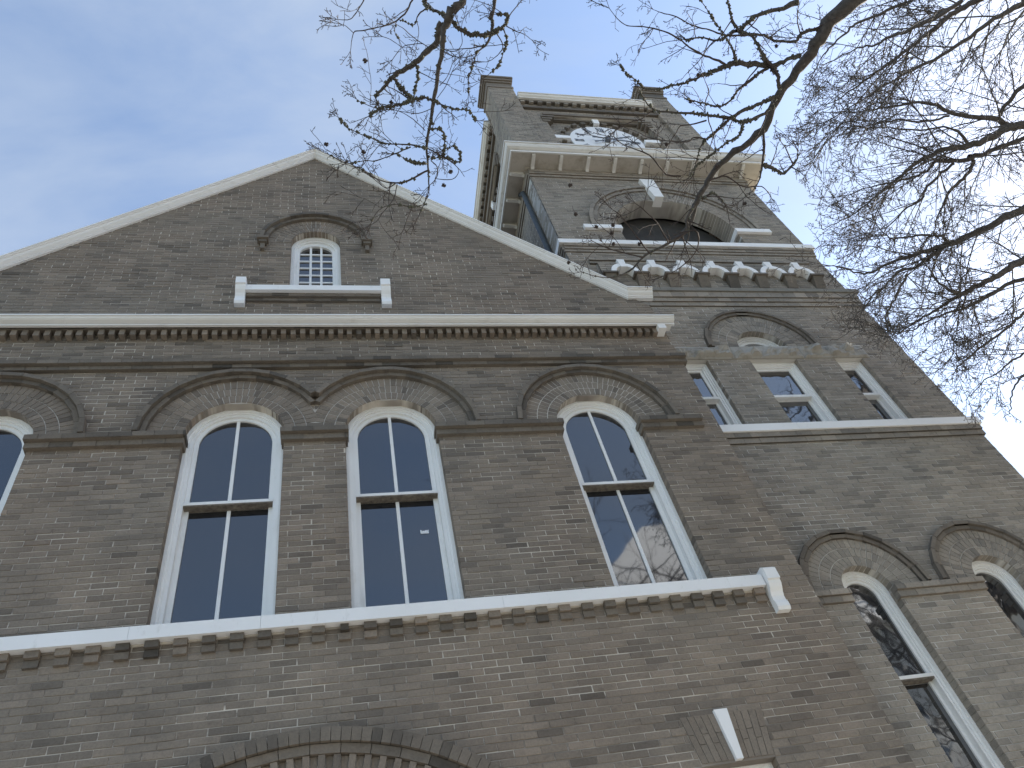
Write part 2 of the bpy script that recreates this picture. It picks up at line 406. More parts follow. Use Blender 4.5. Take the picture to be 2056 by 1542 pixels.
# ================================================================== COURTHOUSE (gabled block)
AX = -0.22                                     # axis of the gabled front
XR, XL = 4.49, 2*AX-4.49
courthouse = thing('courthouse', 'grey-brown brick courthouse front with white gable trim and tall arched windows', 'building')
ZS, SPR, HALF = 5.575, 7.90, 0.50
WX = [AX-3.215, AX-.80, AX+.835, AX+3.235]
lo = lambda z: XL; hi = lambda z: XR
APEX = 15.03
glo = lambda z: max(XL, AX-(APEX-z)); ghi = lambda z: min(XR, AX+(APEX-z))
GW = dict(cx=-.212, half=.345, z0=10.62, zs=11.955)
DOOR = dict(cx=AX, r=1.62, zs=2.31)
ops_brick = [ex_arch(x, HALF, ZS, SPR, .872) for x in WX] + [ex_arch(GW['cx'], GW['half'], GW['z0'], GW['zs'], .675), ex_arch(AX, 2.06, -1, 2.31, 2.06),
             ('r', lambda z: (2.72-(z-3.955)*.13, 3.345+(z-3.955)*.18) if 3.955 < z < 4.335 else None, False), ex_rect(2.72, 3.345, 1.6, 3.955)]
ops_back = [ex_arch(x, HALF, ZS, SPR, HALF) for x in WX] + [ex_arch(GW['cx'], GW['half'], GW['z0'], GW['zs'], GW['half']), ex_arch(AX, DOOR['r'], -1, 2.31, DOOR['r']), ex_rect(2.72, 3.345, 1.6, 3.955)]
ZB0 = 0.0; NC = round(15.0/COURSE)
wb = MB(); backing(wb, 0, round(9.7/COURSE)*COURSE, lo, lambda z: XR-.008, ops_back, d=.0050)
zg = round(9.7/COURSE)*COURSE
backing(wb, zg, zg+round((14.95-zg)/COURSE)*COURSE, glo, ghi, ops_back, d=.0050)
wall = wb.build('wall', MORTAR, courthouse)
bk = lay(0, zg, lo, hi, ops_brick, seed=3) + lay(zg, zg+round((14.95-zg)/COURSE)*COURSE, glo, ghi, ops_brick, seed=4)
# bricks missing where the stone sill and cornice run do no harm: they are covered
place_bricks(bk, TI, BRICK, wall).build('brickwork', BRICK, wall, kind='stuff')

def hood_limits(r, x):                         # neighbouring hoods meet on the axis between the two middle windows
    a0, a1 = 0.0, PI; mid = (WX[1]+WX[2])/2
    if x == WX[1] and r > mid-x: a0 = math.acos((mid-x)/r)
    if x == WX[2] and r > x-mid: a1 = PI-math.acos((x-mid)/r)
    return a0, a1
for wi, x in enumerate(WX):
    am = MB(); a0, a1 = hood_limits(.872, x); arch_fill(am, x, SPR, HALF+.006, .874, .0045-.0012*wi, .115, 0, PI)
    arch = am.build('window_arch', MORTARL, courthouse)
    pcs = []
    ring(pcs, x, SPR, .50, .615, 27, -.002, .112)
    ring(pcs, x, SPR, .615, .735, 33, -.002, .05)
    a0, a1 = hood_limits(.83, x); ring(pcs, x, SPR, .735, .872, int(38*(a1-a0)/PI), -.002, .05, a0, a1)
    place_pieces(pcs, TI, BRICK, arch, 'voussoir', as_objects=wi > 0)
    hp = []
    a0, a1 = hood_limits(.93, x); ring(hp, x, SPR, .872, .930, max(8, int(15*(a1-a0)/PI)), -.048, .03, a0, a1, gap=.005)
    a0, a1 = hood_limits(.985, x); ring(hp, x, SPR, .930, .988, max(8, int(15*(a1-a0)/PI)), -.095, .03, a0, a1, gap=.005)
    hood_mould(courthouse, TI, hp, BRICKD)
mb = MB(); mid = (WX[1]+WX[2])/2; mb.box(mid-.083, mid+.083, -.0005, .03, 7.889, 7.962, .6); mb.box(mid-.088, mid+.088, -.001, .03, 7.968, 8.030, .3); mb.build('spandrel_brick', BRICKD, courthouse)
RW = ['tall white arched window at the left edge of the front', 'tall white arched window left of the centre pair', 'tall white arched window of the centre pair with a paper sticker on its pane', 'tall white arched window nearest the tower, reflecting a pale roof']
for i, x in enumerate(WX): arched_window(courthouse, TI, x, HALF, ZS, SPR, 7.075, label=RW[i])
# sticker on the lower right pane of the third window
st = MB(); c = at_z(842, 1049, 6.62); st.plate([(.815, 6.585), (.895, 6.585), (.897, 6.632), (.882, 6.620), (.872, 6.630), (.856, 6.617), (.845, 6.622), (.832, 6.614), (.824, 6.630), (.814, 6.632)], .218, .2215); st.build('sticker', STICK, courthouse)

# impost band: two corbelled courses between the arches, turning into the reveals
def corbel_run(parent, T, segs, rows, mat, name, bl=BL, seed=5, depth_in=.05, joint=.005, objs=True):
    R = random.Random(seed)
    for u0, u1 in segs:
        core = MB(T); one = MB(T); pcs = []
        for k, (zb, zt, pr) in enumerate(rows):
            core.box(u0+.003, u1-.003, -pr+.007, depth_in-.002, zb+.001, zt-.0012, .5); a = u0-bl*.5*(k % 2)
            while a < u1:
                b = min(a+bl-joint, u1); a2 = max(a, u0)
                if b-a2 > .012: pcs.append((a2, b, -pr+R.uniform(-.002, .002), depth_in, zb+joint/2, zt-joint/2))
                a += bl
        run = core.build(name, BRICKD, parent)  # core coloured dark so shadow lines show between the bricks
        if objs:
            for p in pcs:
                c = np.array(T((p[0]+p[1])/2, 0, p[4])); mb = MB(lambda u, d, z: tuple(np.array(T(u, d, z))-c)); mb.box(*p, RND.random())
                o = mb.build('course_brick', mat, run); o.location = tuple(c)
        else:
            for p in pcs: one.box(*p)
            one.build('course_bricks', mat, run, kind='stuff')
IMP = [(7.735, 7.815, .046), (7.815, 7.888, .090)]
segs = [(XL, WX[0]-HALF), (WX[0]+HALF-.012, WX[1]-HALF+.012), (WX[1]+HALF-.012, WX[2]-HALF+.012), (WX[2]+HALF-.012, WX[3]-HALF+.012), (WX[3]+HALF-.012, 4.27)]
corbel_run(courthouse, TI, segs, IMP, BRICKD, 'impost_course')
for x in WX:                                    # returns of the impost inside the openings
    for s in (-1, 1):
        mb = MB()
        for zb, zt, pr in IMP:
            e = .012+pr*.25
            a, b = sorted((x+s*(HALF-e), x+s*(HALF+.0)))
            mb.box(a, b, -pr, .112, zb+.003, zt-.003)
        mb.build('impost_return', BRICKD, courthouse)
corbel_run(courthouse, TI, [(XL-.03, XR+.035)], [(8.965, 9.030, .045), (9.030, 9.095, .090)], BRICKD, 'string_course', seed=9)

# stone sill with end brackets and brick dentils
sm = MB(); cuts = [XL-.02, -4.3, -1.62, -.62, 1.42, 3.60, 3.965]
for a, b in zip(cuts[:-1], cuts[1:]): sm.box(a, b-.002, -.088, .1, 5.452, ZS-.001)
sill = sm.build('sill', WSTONE, courthouse)
scroll_bracket(sill, TI, 3.975, 4.105, 5.635, 5.190, .145, WSTONE)
u = -4.85; di = 0
while u < 3.9:
    for zb, zt, pr in ((5.322, 5.386, .030), (5.390, 5.452, .058)):
        wd = .052 if RND.random() > .04 else .034
        mb = MB(lambda a, d, z, u=u, zb=zb: (a-u, d, z-zb)); mb.box(u-wd, u+wd+RND.uniform(-.003, .003), -pr+RND.uniform(-.004, .004), .02, zb, zt-.002, RND.random())
        o = mb.build('dentil', BRICKD if RND.random() < .8 else BRICK, courthouse); o.location = (u, 0, zb)  # mostly the darker brick, painting in contact shade below the sill
    u += .2131; di += 1
mb = MB(); mb.box(XL, 3.96, -.016, .01, 5.436, 5.4515); mb.build('bed_course', MORTAR, courthouse)

# eaves cornice with dentils under it
u = XL+.05; proto = None
dm = MB(); dm.box(-.030, .030, -.085, .02, 0, .098, 0.0); me = bpy.data.meshes.new('dentil'); me.from_pydata(dm.v, [], dm.f); me.materials.append(BRICK)
while u < 4.30:
    o = link('dentil', me, None, courthouse); o.location = (u+RND.uniform(-.004, .004), RND.uniform(-.006, .006), 9.565+RND.uniform(-.003, .003)); u += .1131
corbel_run(courthouse, TI, [(XL, XR-.1)], [(9.668, 9.735, .100)], BRICKD, 'cornice_bed', seed=12)
prof = [(.02, 9.737), (-.115, 9.737), (-.118, 9.664), (-.150, 9.664), (-.152, 9.684), (-.132, 9.687), (-.132, 9.697), (-.160, 9.703), (-.190, 9.710), (-.212, 9.725), (-.220, 9.745), (-.236, 9.748), (-.236, 9.770), (-.19, 9.79), (.02, 9.85)]
mb = MB()
cuts = [XL-.10, -3.0, -1.05, .95, 2.6, XR+.085]
for a, b in zip(cuts[:-1], cuts[1:]): mb.prism(prof, a, b-.0015)
cornice = mb.build('cornice', TRIM, courthouse)
mb = MB(); mb.box(4.315, 4.425, -.15, .0, 9.575, 9.665); mb.build('cornice_block', WSTONE, cornice)

# raking cornice: same profile mitred at the apex, short level return at the foot
rp = [(.03, 0), (-.030, 0), (-.032, .012), (-.046, .014), (-.048, .024), (-.038, .026), (-.060, .036), (-.085, .050), (-.104, .074), (-.120, .077), (-.120, .087), (-.123, .089), (-.140, .092), (-.140, .108), (.03, .13)]   # (d, height across the slope)
s2 = math.sqrt(2)
def rake(mb, foot, side):
    zlow = 14.92                                # lower edge of the front face on the axis
    n = len(rp); pts = []
    for d, h in rp: pts.append((AX-.02, d, zlow+h*s2))
    for d, h in rp:                              # foot ends on a vertical plane
        pts.append((AX-.02+side*foot, d, zlow+h*s2-foot))
    mb.add(pts, [(i, (i+1) % n, n+(i+1) % n, n+i) for i in range(n)] + [tuple(range(n)), tuple(range(2*n-1, n-1, -1))])
mb = MB(); rake(mb, 4.43, 1); rk = mb.build('raking_cornice', TRIM, courthouse)
mb = MB(); rake(mb, 4.75, -1); rk2 = mb.build('raking_cornice', TRIM, courthouse)
zf = 14.92-4.43
mb = MB(); mb.prism([(d, zf+.01+h*1.25) for d, h in rp], AX-.02+4.431, XR+.09); mb.build('cornice_return', TRIM, rk)
# roof behind the gable
mb = MB()
for s in (-1, 1):
    X0, X1 = AX, AX+s*4.3
    mb.hexa([(X0, -.08, 15.04), (X1, -.08, 10.74), (X1, -.08, 10.80), (X0, -.08, 15.10), (X0, 13, 15.04), (X1, 13, 10.74), (X1, 13, 10.80), (X0, 13, 15.10)])
mb.build('roof', ROOFM, courthouse)
mb = MB(); mb.box(XL+.05, XR-.05, .26, 13, 0, 9.9); mb.plate([(XL+.1, 9.9), (XR-.1, 9.9), (AX, 14.6)], .26, 12.9); mb.box(XR-.09, XR-.0095, .12, .6, 0, 10.0); mb.build('inner_wall', BRICKD, courthouse)

# gable window, hood on corbels, sill on brackets
gx, gh, gz0, gzs = GW['cx'], GW['half'], GW['z0'], GW['zs']
am = MB(); arch_fill(am, gx, gzs, gh+.006, .677, .0045, .115); garch = am.build('window_arch', MORTARL, courthouse)
pcs = []; ring(pcs, gx, gzs, .345, .455, 19, -.002, .112); ring(pcs, gx, gzs, .455, .565, 24, -.002, .05); ring(pcs, gx, gzs, .565, .675, 30, -.002, .05)
place_pieces(pcs, TI, BRICK, garch, 'voussoir')
hp = []; ring(hp, gx, gzs, .675, .735, 12, -.048, .03, gap=.005); ring(hp, gx, gzs, .735, .79, 12, -.095, .03, gap=.005)
hood_mould(courthouse, TI, hp, BRICKD)
for s in (-1, 1):
    mb = MB(); c = gx+s*.735
    mb.box(c-.078, c+.078, -.115, .01, 11.90, 11.955); mb.box(c-.052, c+.052, -.085, .01, 11.84, 11.8995); mb.box(c-.03, c+.03, -.055, .01, 11.70, 11.8395)
    mb.build('hood_corbel', BRICKD, garch)
f = MB(); d = .10
f.sweep(arch_path(gx, gh+.004, gz0, gzs), arch_path(gx, gh-.045, gz0, gzs), d, d+.1)
f.sweep(arch_path(gx, gh-.0452, gz0, gzs), arch_path(gx, gh-.075, gz0, gzs), d+.03, d+.12)
win = f.build('window', WHITE, courthouse, label='small white arched gable window with a grid of panes')
f = MB(); top = gzs+.16
f.sweep(arch_path(gx, gh-.0753, gz0, gzs), [(gx-.23, gz0)] + [(gx-.23*math.cos(PI*i/28), gzs-.02+.20*math.sin(PI*i/28)) for i in range(29)] + [(gx+.23, gz0)], d+.055, d+.13); f.build('sash', WHITE, win)
for k in (-1, 1):
    b = MB(); b.box(gx+k*.075-.016, gx+k*.075+.016, d+.070, d+.105, gz0, gzs+.175); b.build('muntin', WHITE, win)
rows = [10.77+.192*i for i in range(7)]
for z in rows[1:]:
    b = MB(); b.box(gx-.232, gx+.232, d+.0735, d+.1, z-.014, z+.014); b.build('muntin', WHITE, win)
xs = [-.235, -.075, .075, .235]; zz = [gz0] + rows[1:] + [gzs+.185]
for i in range(3):
    for k in range(len(zz)-1):
        if zz[k+1]-zz[k] < .03: continue
        a, b2 = gx+xs[i], gx+xs[i+1]; p = [(a, zz[k]), (b2, zz[k]), (b2, zz[k+1]), (a, zz[k+1])]
        pane_obj(win, TI, p, d+.092, GLASS)
sm = MB(); sm.box(-1.085, .648, -.12, .1, 10.505, gz0-.001); gs = sm.build('sill', WSTONE, courthouse)
scroll_bracket(gs, TI, -1.21, -1.085, 10.775, 10.265, .165, WSTONE); scroll_bracket(gs, TI, .648, .775, 10.765, 10.255, .165, WSTONE)
corbel_run(courthouse, TI, [(-1.075, .640)], [(10.375, 10.437, .035), (10.437, 10.5045, .070)], BRICKD, 'sill_corbel', seed=15)

# entrance arch at the foot of the picture
am = MB(); arch_fill(am, AX, 2.31, DOOR['r']+.006, 2.062, .0045, .115); darch = am.build('entrance_arch', MORTARL, courthouse)
pcs = []; ring(pcs, AX, 2.31, 2.152, 2.262, 92, -.075, .03, gap=.004); place_pieces(pcs, TI, BRICKD, darch, 'voussoir')
pcs = []; ring(pcs, AX, 2.31, 2.075, 2.152, 30, -.045, .03, gap=.005); place_pieces(pcs, TI, BRICKD, darch, 'voussoir')
pcs = []
ring(pcs, AX, 2.31, 1.95, 2.075, 116, -.004, .03, gap=.006)
for i, p in enumerate(pcs):
    if i % 2 == 0:
        for q in range(4): p[q] = (p[q][0], -.036, p[q][2])
place_pieces(pcs, TI, BRICK, darch, 'voussoir', False)
pcs = []; ring(pcs, AX, 2.31, 1.62, 1.785, 70, -.002, .112); ring(pcs, AX, 2.31, 1.785, 1.95, 76, -.002, .03); place_pieces(pcs, TI, BRICK, darch, 'inner_voussoir', False)
f = MB(); f.sweep(arch_path(AX, 1.625, 0, 2.31), arch_path(AX, 1.48, 0, 2.31), .11, .2); f.box(AX-1.48, AX+1.48, .12, .19, 2.25, 2.37); f.box(AX-.05, AX+.05, .12, .19, 0, 3.8); door = f.build('door', WHITE, courthouse)
mb = MB(); mb.plate(arch_path(AX, 1.49, 0, 2.31), .165, .17); mb.build('pane', GLASS, door)

# ground-floor window with a splayed flat arch and white keystone
am = MB(); am.plate([(2.717, 3.952), (3.348, 3.952), (3.417, 4.337), (2.667, 4.337)], .0045, .115); jarch = am.build('flat_arch', MORTAR, courthouse)
pcs = []
for side in (-1, 1):
    for k in range(5):
        def edge(t, z):                          # t 0..1 from keystone to outer edge
            inner = 3.033 + side*(.032+(z-3.955)*.055); outer = (2.722-(z-3.955)*.13) if side < 0 else (3.343+(z-3.955)*.18)
            return inner+(outer-inner)*t
        t0, t1 = k/5+.012, (k+1)/5-.012; sp = 4.10 if k % 2 else 4.18
        for za, zb in ((3.957, sp-.003), (sp+.003, 4.333)):
            a, b = sorted((edge(t0, za), edge(t1, za))); c2, d2 = sorted((edge(t0, zb), edge(t1, zb)))
            pcs.append([(a, -.003, za), (b, -.003, za), (d2, -.003, zb), (c2, -.003, zb), (a, .112, za), (b, .112, za), (d2, .112, zb), (c2, .112, zb)])
place_pieces(pcs, TI, BRICK, jarch, 'voussoir')
mb = MB(); mb.hexa([(3.004, -.035, 3.945), (3.062, -.035, 3.945), (3.092, -.035, 4.352), (2.974, -.035, 4.352), (3.004, .1, 3.945), (3.062, .1, 3.945), (3.092, .1, 4.352), (2.974, .1, 4.352)]); mb.build('keystone', WSTONE, jarch)
rect_window(courthouse, TI, 3.0325, .3125, 1.62, 3.955, 2.8, label='narrow white window under the flat brick arch')

# ================================================================== CLOCK TOWER
TX0, TX1, TY = 3.755, 8.385, .28
TC, HW = (TX0+TX1)/2, (TX1-TX0)/2
tower = thing('clock_tower', 'tall grey brick clock tower with white clock dial and open belfry', 'tower')
def TF(u, d, z): return (TC+u, TY+d, z)                       # front face
def TL(u, d, z): return (TX0+d, TY+HW-u, z)                   # left face
LW = [5.325-TC, 6.93-TC]; LSP = 5.56; LR = .275
TRI = [(4.60-TC, 5.08-TC), (5.735-TC, 6.470-TC), (7.10-TC, 7.555-TC)]
TZ0, TZ1 = 8.0, 9.405
LUC, LUR, LUZ = 6.105-TC, .39, 9.69
BC, BR, BZ0, BSP = 6.09-TC, 1.13, 12.67, 13.25
tlo = lambda z: -HW; thi = lambda z: HW
lowz = [ex_arch(u, LR, 2.9, LSP, .632) for u in LW] + [ex_rect(a, b, TZ0, TZ1) for a, b in TRI] + [ex_rect(4.48-TC, 7.71-TC, TZ1, 9.685, False), ex_arch(LUC, LUR, LUZ, LUZ, .785)]
lowb = [ex_arch(u, LR, 2.9, LSP, LR) for u in LW] + [ex_rect(a, b, TZ0, TZ1) for a, b in TRI] + [ex_arch(LUC, LUR, LUZ, LUZ, LUR)]
BRO = 1.475
belz = [ex_arch(BC, BR, BZ0, BSP, BRO)]; belb = [ex_arch(BC, BR, BZ0, BSP, BR)]
zbel = round(12.4/COURSE)*COURSE; zeave = zbel+round((15.6-zbel)/COURSE)*COURSE; ztop = zeave+round((19.9-zeave)/COURSE)*COURSE
wb = MB(TF); backing(wb, 0, zbel, tlo, thi, lowb, d=.0050)
backing(wb, zbel, zeave, tlo, thi, belb, d=.0050, depth=.36)
wb.T = TL
backing(wb, zbel-40*COURSE, zbel, lambda z: -HW, lambda z: HW-.01, [], d=.0050); backing(wb, zbel, zeave, lambda z: -HW, lambda z: HW-.01, belb, d=.0050, depth=.36)
twall = wb.build('wall', MORTART, tower)
bk = lay(0, zbel, tlo, thi, lowz, seed=21) + lay(zbel, zeave, tlo, thi, belz, seed=22, jamb=.36)
sb = place_bricks(bk, TF, BRICKT, twall)
sb.T = TL
for b in lay(zbel-40*COURSE, zbel, tlo, thi, [], seed=23) + lay(zbel, zeave, tlo, thi, belz, seed=24, jamb=.36): brick_into(sb, b)
sb.build('brickwork', BRICKT, twall, kind='stuff')
mb = MB(); mb.box(TX1-.12, TX1-.001, TY+.03, TY+4.6, 0, 15.6); mb.box(TX0+.05, TX1, TY+4.5, TY+4.63, 0, 15.6); mb.box(TX0+.13, TX1-.15, TY+.32, TY+4.4, 0, 12.35); mb.build('inner_wall', BRICKD, tower)

# low arched windows
for i, u in enumerate(LW):
    am = MB(TF); arch_fill(am, u, LSP, LR+.006, .634, .0045, .115); arch = am.build('window_arch', MORTARL, tower)
    pcs = []; ring(pcs, u, LSP, LR, .395, 17, -.002, .112); ring(pcs, u, LSP, .395, .512, 23, -.002, .05); ring(pcs, u, LSP, .512, .632, 29, -.002, .05)
    place_pieces(pcs, TF, BRICKT, arch, 'voussoir')
    hp = []; ring(hp, u, LSP, .632, .685, 11, -.03, .03, gap=.005); ring(hp, u, LSP, .685, .735, 11, -.055, .03, gap=.005)
    hood_mould(tower, TF, hp, BRICKD)
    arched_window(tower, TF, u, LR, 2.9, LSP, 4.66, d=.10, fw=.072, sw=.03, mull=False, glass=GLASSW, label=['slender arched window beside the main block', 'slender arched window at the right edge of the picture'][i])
TIMP = [(5.405, 5.480, .03), (5.480, 5.545, .055)]
corbel_run(tower, TF, [(-HW+.75, LW[0]-LR+.01), (LW[0]+LR-.01, LW[1]-LR+.01), (LW[1]+LR-.01, HW-.35)], TIMP, BRICKT, 'impost_course', seed=31)
# three-light window, sill, rock-faced lintel, lunette
for i, (a, b) in enumerate(TRI): rect_window(tower, TF, (a+b)/2, (b-a)/2, TZ0, TZ1, 8.74, d=.07, fw=.074, glass=GLASSW, label=['left light of the three-light tower window', 'wide middle light of the three-light tower window', 'right light of the three-light tower window'][i])
sm = MB(TF)
cuts = [-HW+.7, -.35, .55, HW+.07]
for a, b in zip(cuts[:-1], cuts[1:]): sm.box(a, b-.002, -.07, .1, 7.875, TZ0-.001)
sm.build('sill', WSTONE, tower)
corbel_run(tower, TF, [(-HW+.72, HW+.03)], [(7.705, 7.790, .025), (7.790, 7.8745, .048)], BRICKT, 'sill_corbel', seed=33)
lint = MB(TF); lint.box(4.49-TC, 7.70-TC, .0, .115, TZ1, 9.683); lintel = lint.build('lintel', STONE, tower)
def rock(T, u0, u1, z0, z1, seed):
    nx, nzz = max(6, int((u1-u0)/.03)), 11; mb = MB(T); R = random.Random(seed); idx = {}
    pts = []
    for i in range(nx+1):
        for k in range(nzz+1):
            u = u0+(u1-u0)*i/nx; z = z0+(z1-z0)*k/nzz
            e = min(i, nx-i, 2.5)/2.5*1.0; e2 = min(k, nzz-k, 2)/2; h = min(e, e2)
            q = mnoise.fractal(Vector((u*5+seed*9.1, z*7, seed)), .8, 2.1, 5)
            cell = mnoise.cell(Vector((u*7+seed, z*9, 3.3)))
            pts.append((u, -.014-h*max(.004, .042+.060*q+.035*cell), z))
    fs = [(i*(nzz+1)+k, (i+1)*(nzz+1)+k, (i+1)*(nzz+1)+k+1, i*(nzz+1)+k+1) for i in range(nx) for k in range(nzz)]
    b = len(pts); 
    ring_ = [k*1 for k in range(nzz+1)]
    mb.add(pts, fs, .5); mb.box(u0, u1, -.0125, .02, z0, z1)
    return mb
for k, (a, b) in enumerate(((4.495, 5.53), (5.535, 6.62), (6.625, 7.695))):
    rock(TF, a-TC, b-TC, TZ1+.003, 9.680, k+2).build('stone_block', STONE, lintel)
am = MB(TF); arch_fill(am, LUC, LUZ, LUR+.006, .787, .0045, .115); arch = am.build('window_arch', MORTARL, tower)
pcs = []; ring(pcs, LUC, LUZ, LUR, .55, 20, -.002, .112); ring(pcs, LUC, LUZ, .55, .665, 26, -.002, .05); ring(pcs, LUC, LUZ, .665, .785, 33, -.002, .05)
place_pieces(pcs, TF, BRICKT, arch, 'voussoir')
hp = []; ring(hp, LUC, LUZ, .785, .84, 13, -.03, .03, gap=.005); ring(hp, LUC, LUZ, .84, .89, 13, -.055, .03, gap=.005)
hood_mould(tower, TF, hp, BRICKD)
f = MB(TF)
for ro, ri, d0 in ((LUR+.003, LUR-.03, .10), (LUR-.0302, LUR-.055, .125), (LUR-.0552, LUR-.115, .145)): f.sweep(arch_path(LUC, ro, LUZ, LUZ), arch_path(LUC, ri, LUZ, LUZ), d0, .22)
f.box(LUC-LUR, LUC+LUR, .15, .22, LUZ-.03, LUZ+.04); win = f.build('window', WHITE, tower, label='half-round lunette window over the stone lintel')
pane_obj(win, TF, arch_path(LUC, LUR-.11, LUZ+.01, LUZ+.01), .18, GLASS)

# string band under the arcade
corbel_run(tower, TF, [(-HW+.3, HW+.02)], [(10.735, 10.830, .022), (10.830, 10.925, .042), (10.925, 11.065, .062)], BRICKT, 'string_course', seed=41, objs=False)
mb = MB(TF); mb.prism([(.02, 11.066), (-.085, 11.066), (-.088, 11.15), (-.05, 11.185), (.02, 11.19)], -HW+.3, HW+.085); mb.build('stone_band', DSTONE, tower)
# blind arcade of seven little white arches on brick corbels
P_, A0 = .522, 6.093-TC; ASP = 11.545
spand = [ex_arch(A0+P_*k, .145, ASP-.2, ASP, .225, False) for k in range(-3, 4)]
mb = MB(TF); backing(mb, ASP, ASP+5*COURSE, lambda z: A0-3.5*P_-.12, lambda z: A0+3.5*P_+.12, spand, d=-.085, depth=.09); panel = mb.build('arcade_panel', MORTAR, tower)
mb = MB(TF)
for b in lay(ASP, ASP+5*COURSE, lambda z: A0-3.5*P_-.12, lambda z: A0+3.5*P_+.12, spand, d=-.094, jamb=.03, seed=44): brick_into(mb, b)
mb.build('brickwork', BRICKT, panel)
for k in range(-3, 4):
    c = A0+P_*k
    mb = MB(TF); mb.sweep(arch_path(c, .232, ASP, ASP, 16), arch_path(c, .150, ASP, ASP, 16), -.135, .004); ar = mb.build('arcade_arch', WSTONE, tower)
    mb = MB(TF); mb.hexa([(c-.045, -.145, ASP+.115), (c+.045, -.145, ASP+.115), (c+.062, -.145, ASP+.335), (c-.062, -.145, ASP+.335), (c-.045, .0, ASP+.115), (c+.045, .0, ASP+.115), (c+.062, .0, ASP+.335), (c-.062, .0, ASP+.335)]); mb.build('keystone', WSTONE, ar)
for k in range(-3, 5):
    c = A0+P_*(k-.5)
    mb = MB(TF); mb.box(c-.125, c+.125, -.138, .004, ASP-.045, ASP-.001)
    mb.hexa([(c-.088, -.02, 11.27), (c+.088, -.02, 11.27), (c+.088, -.115, ASP-.046), (c-.088, -.115, ASP-.046), (c-.088, .004, 11.27), (c+.088, .004, 11.27), (c+.088, .004, ASP-.046), (c-.088, .004, ASP-.046)])
    mb.build('arcade_corbel', BRICKD, tower)
# dentils, string, corbelled sill below the belfry (front and left face)
def belfry_face(T, front):
    umax = HW+.0 if front else HW-.002
    me_ = MB(); me_.box(-.05, .05, -.055, .02, 0, .07, 0.0); dm_ = bpy.data.meshes.new('dentil'); dm_.materials.append(BRICKT)
    me_.T = lambda u, d, z: tuple(np.array(T(u, d, z))-np.array(T(0, 0, 0))); me_.v = []; me_.f = []; me_.r = []; me_.box(-.05, .05, -.055, .02, 0, .07, 0.0)
    dm_.from_pydata(me_.v, [], me_.f)
    if front:
        u = A0-3.5*P_
        while u < A0+3.5*P_+.1:
            o = link('dentil', dm_, None, tower); o.location = T(u, 0, 11.87); u += .2131
        corbel_run(tower, T, [(A0-3.5*P_-.2, A0+3.5*P_+.15)], [(11.945, 12.01, .03), (12.01, 12.08, .055)], BRICKT, 'string_course', seed=47, objs=False)
    corbel_run(tower, T, [(-HW-(0 if front else .0), umax+.015)], [(12.33, 12.40, .018), (12.40, 12.47, .034), (12.47, 12.5345, .05)], BRICKT, 'sill_corbel', seed=48, objs=False)
    am = MB(T); arch_fill(am, BC, BSP, BR+.006, BRO+.002, .0045, .36); arch = am.build('belfry_arch', MORTARL, tower)
    pcs = []; ring(pcs, BC, BSP, BR, 1.245, 56, -.002, .36); ring(pcs, BC, BSP, 1.245, 1.36, 62, -.002, .05); ring(pcs, BC, BSP, 1.36, 1.475, 68, -.002, .05)
    place_pieces(pcs, T, BRICKT, arch, 'voussoir', False)
    hp = []; ring(hp, BC, BSP, 1.475, 1.555, 24, -.03, .03, gap=.005); ring(hp, BC, BSP, 1.555, 1.635, 24, -.06, .03, gap=.005)
    hood_mould(tower, T, hp, BRICKT, False)
    mb = MB(T); mb.hexa([(BC-.09, -.10, BSP+BR-.05), (BC+.09, -.10, BSP+BR-.05), (BC+.145, -.085, 15.12), (BC-.145, -.085, 15.12), (BC-.09, .12, BSP+BR-.05), (BC+.09, .12, BSP+BR-.05), (BC+.145, .0, 15.12), (BC-.145, .0, 15.12)]); mb.build('keystone', WSTONE, arch)
    for s in (-1, 1):
        mb = MB(T); a, b = sorted((BC+s*(BR-.03), BC+s*1.80)); mb.box(a, b, -.055, .002, 13.115, 13.235)
        a, b = sorted((BC+s*(BR-.03), BC+s*(BR+.02))); mb.box(a, b, .0025, .36, 13.115, 13.235); mb.build('impost_stone', WSTONE, arch)
    # dark sheet across the opening, its colour standing for the shaded interior
    mb = MB(T); mb.plate(arch_path(BC, BR+.05, 12.5, BSP), .42, .46); sheet = mb.build('shade_sheet', DARK, tower)
    # band below the eaves
    corbel_run(tower, T, [(-HW, umax+.01)], [(15.20, 15.275, .022), (15.275, 15.35, .045), (15.35, 15.47, .05)], BRICKT, 'string_course', seed=52, objs=False)
belfry_face(TF, True); belfry_face(TL, False)
def loop(mb, prof, x0=TX0, x1=TX1, y0=TY, y1=TY+2*HW, r=.5):
    pts = []
    for o_, z in prof: pts += [(x0-o_, y0-o_, z), (x1+o_, y0-o_, z), (x1+o_, y1+o_, z), (x0-o_, y1+o_, z)]
    fs = [(4*i+k, 4*i+(k+1) % 4, 4*i+4+(k+1) % 4, 4*i+4+k) for i in range(len(prof)-1) for k in range(4)]
    mb.add(pts, fs, r)
mb = MB(); loop(mb, [(-.45, BZ0-.14), (.07, BZ0-.135), (.07, BZ0-.012), (-.45, BZ0)]); mb.build('belfry_sill', WSTONE, tower)
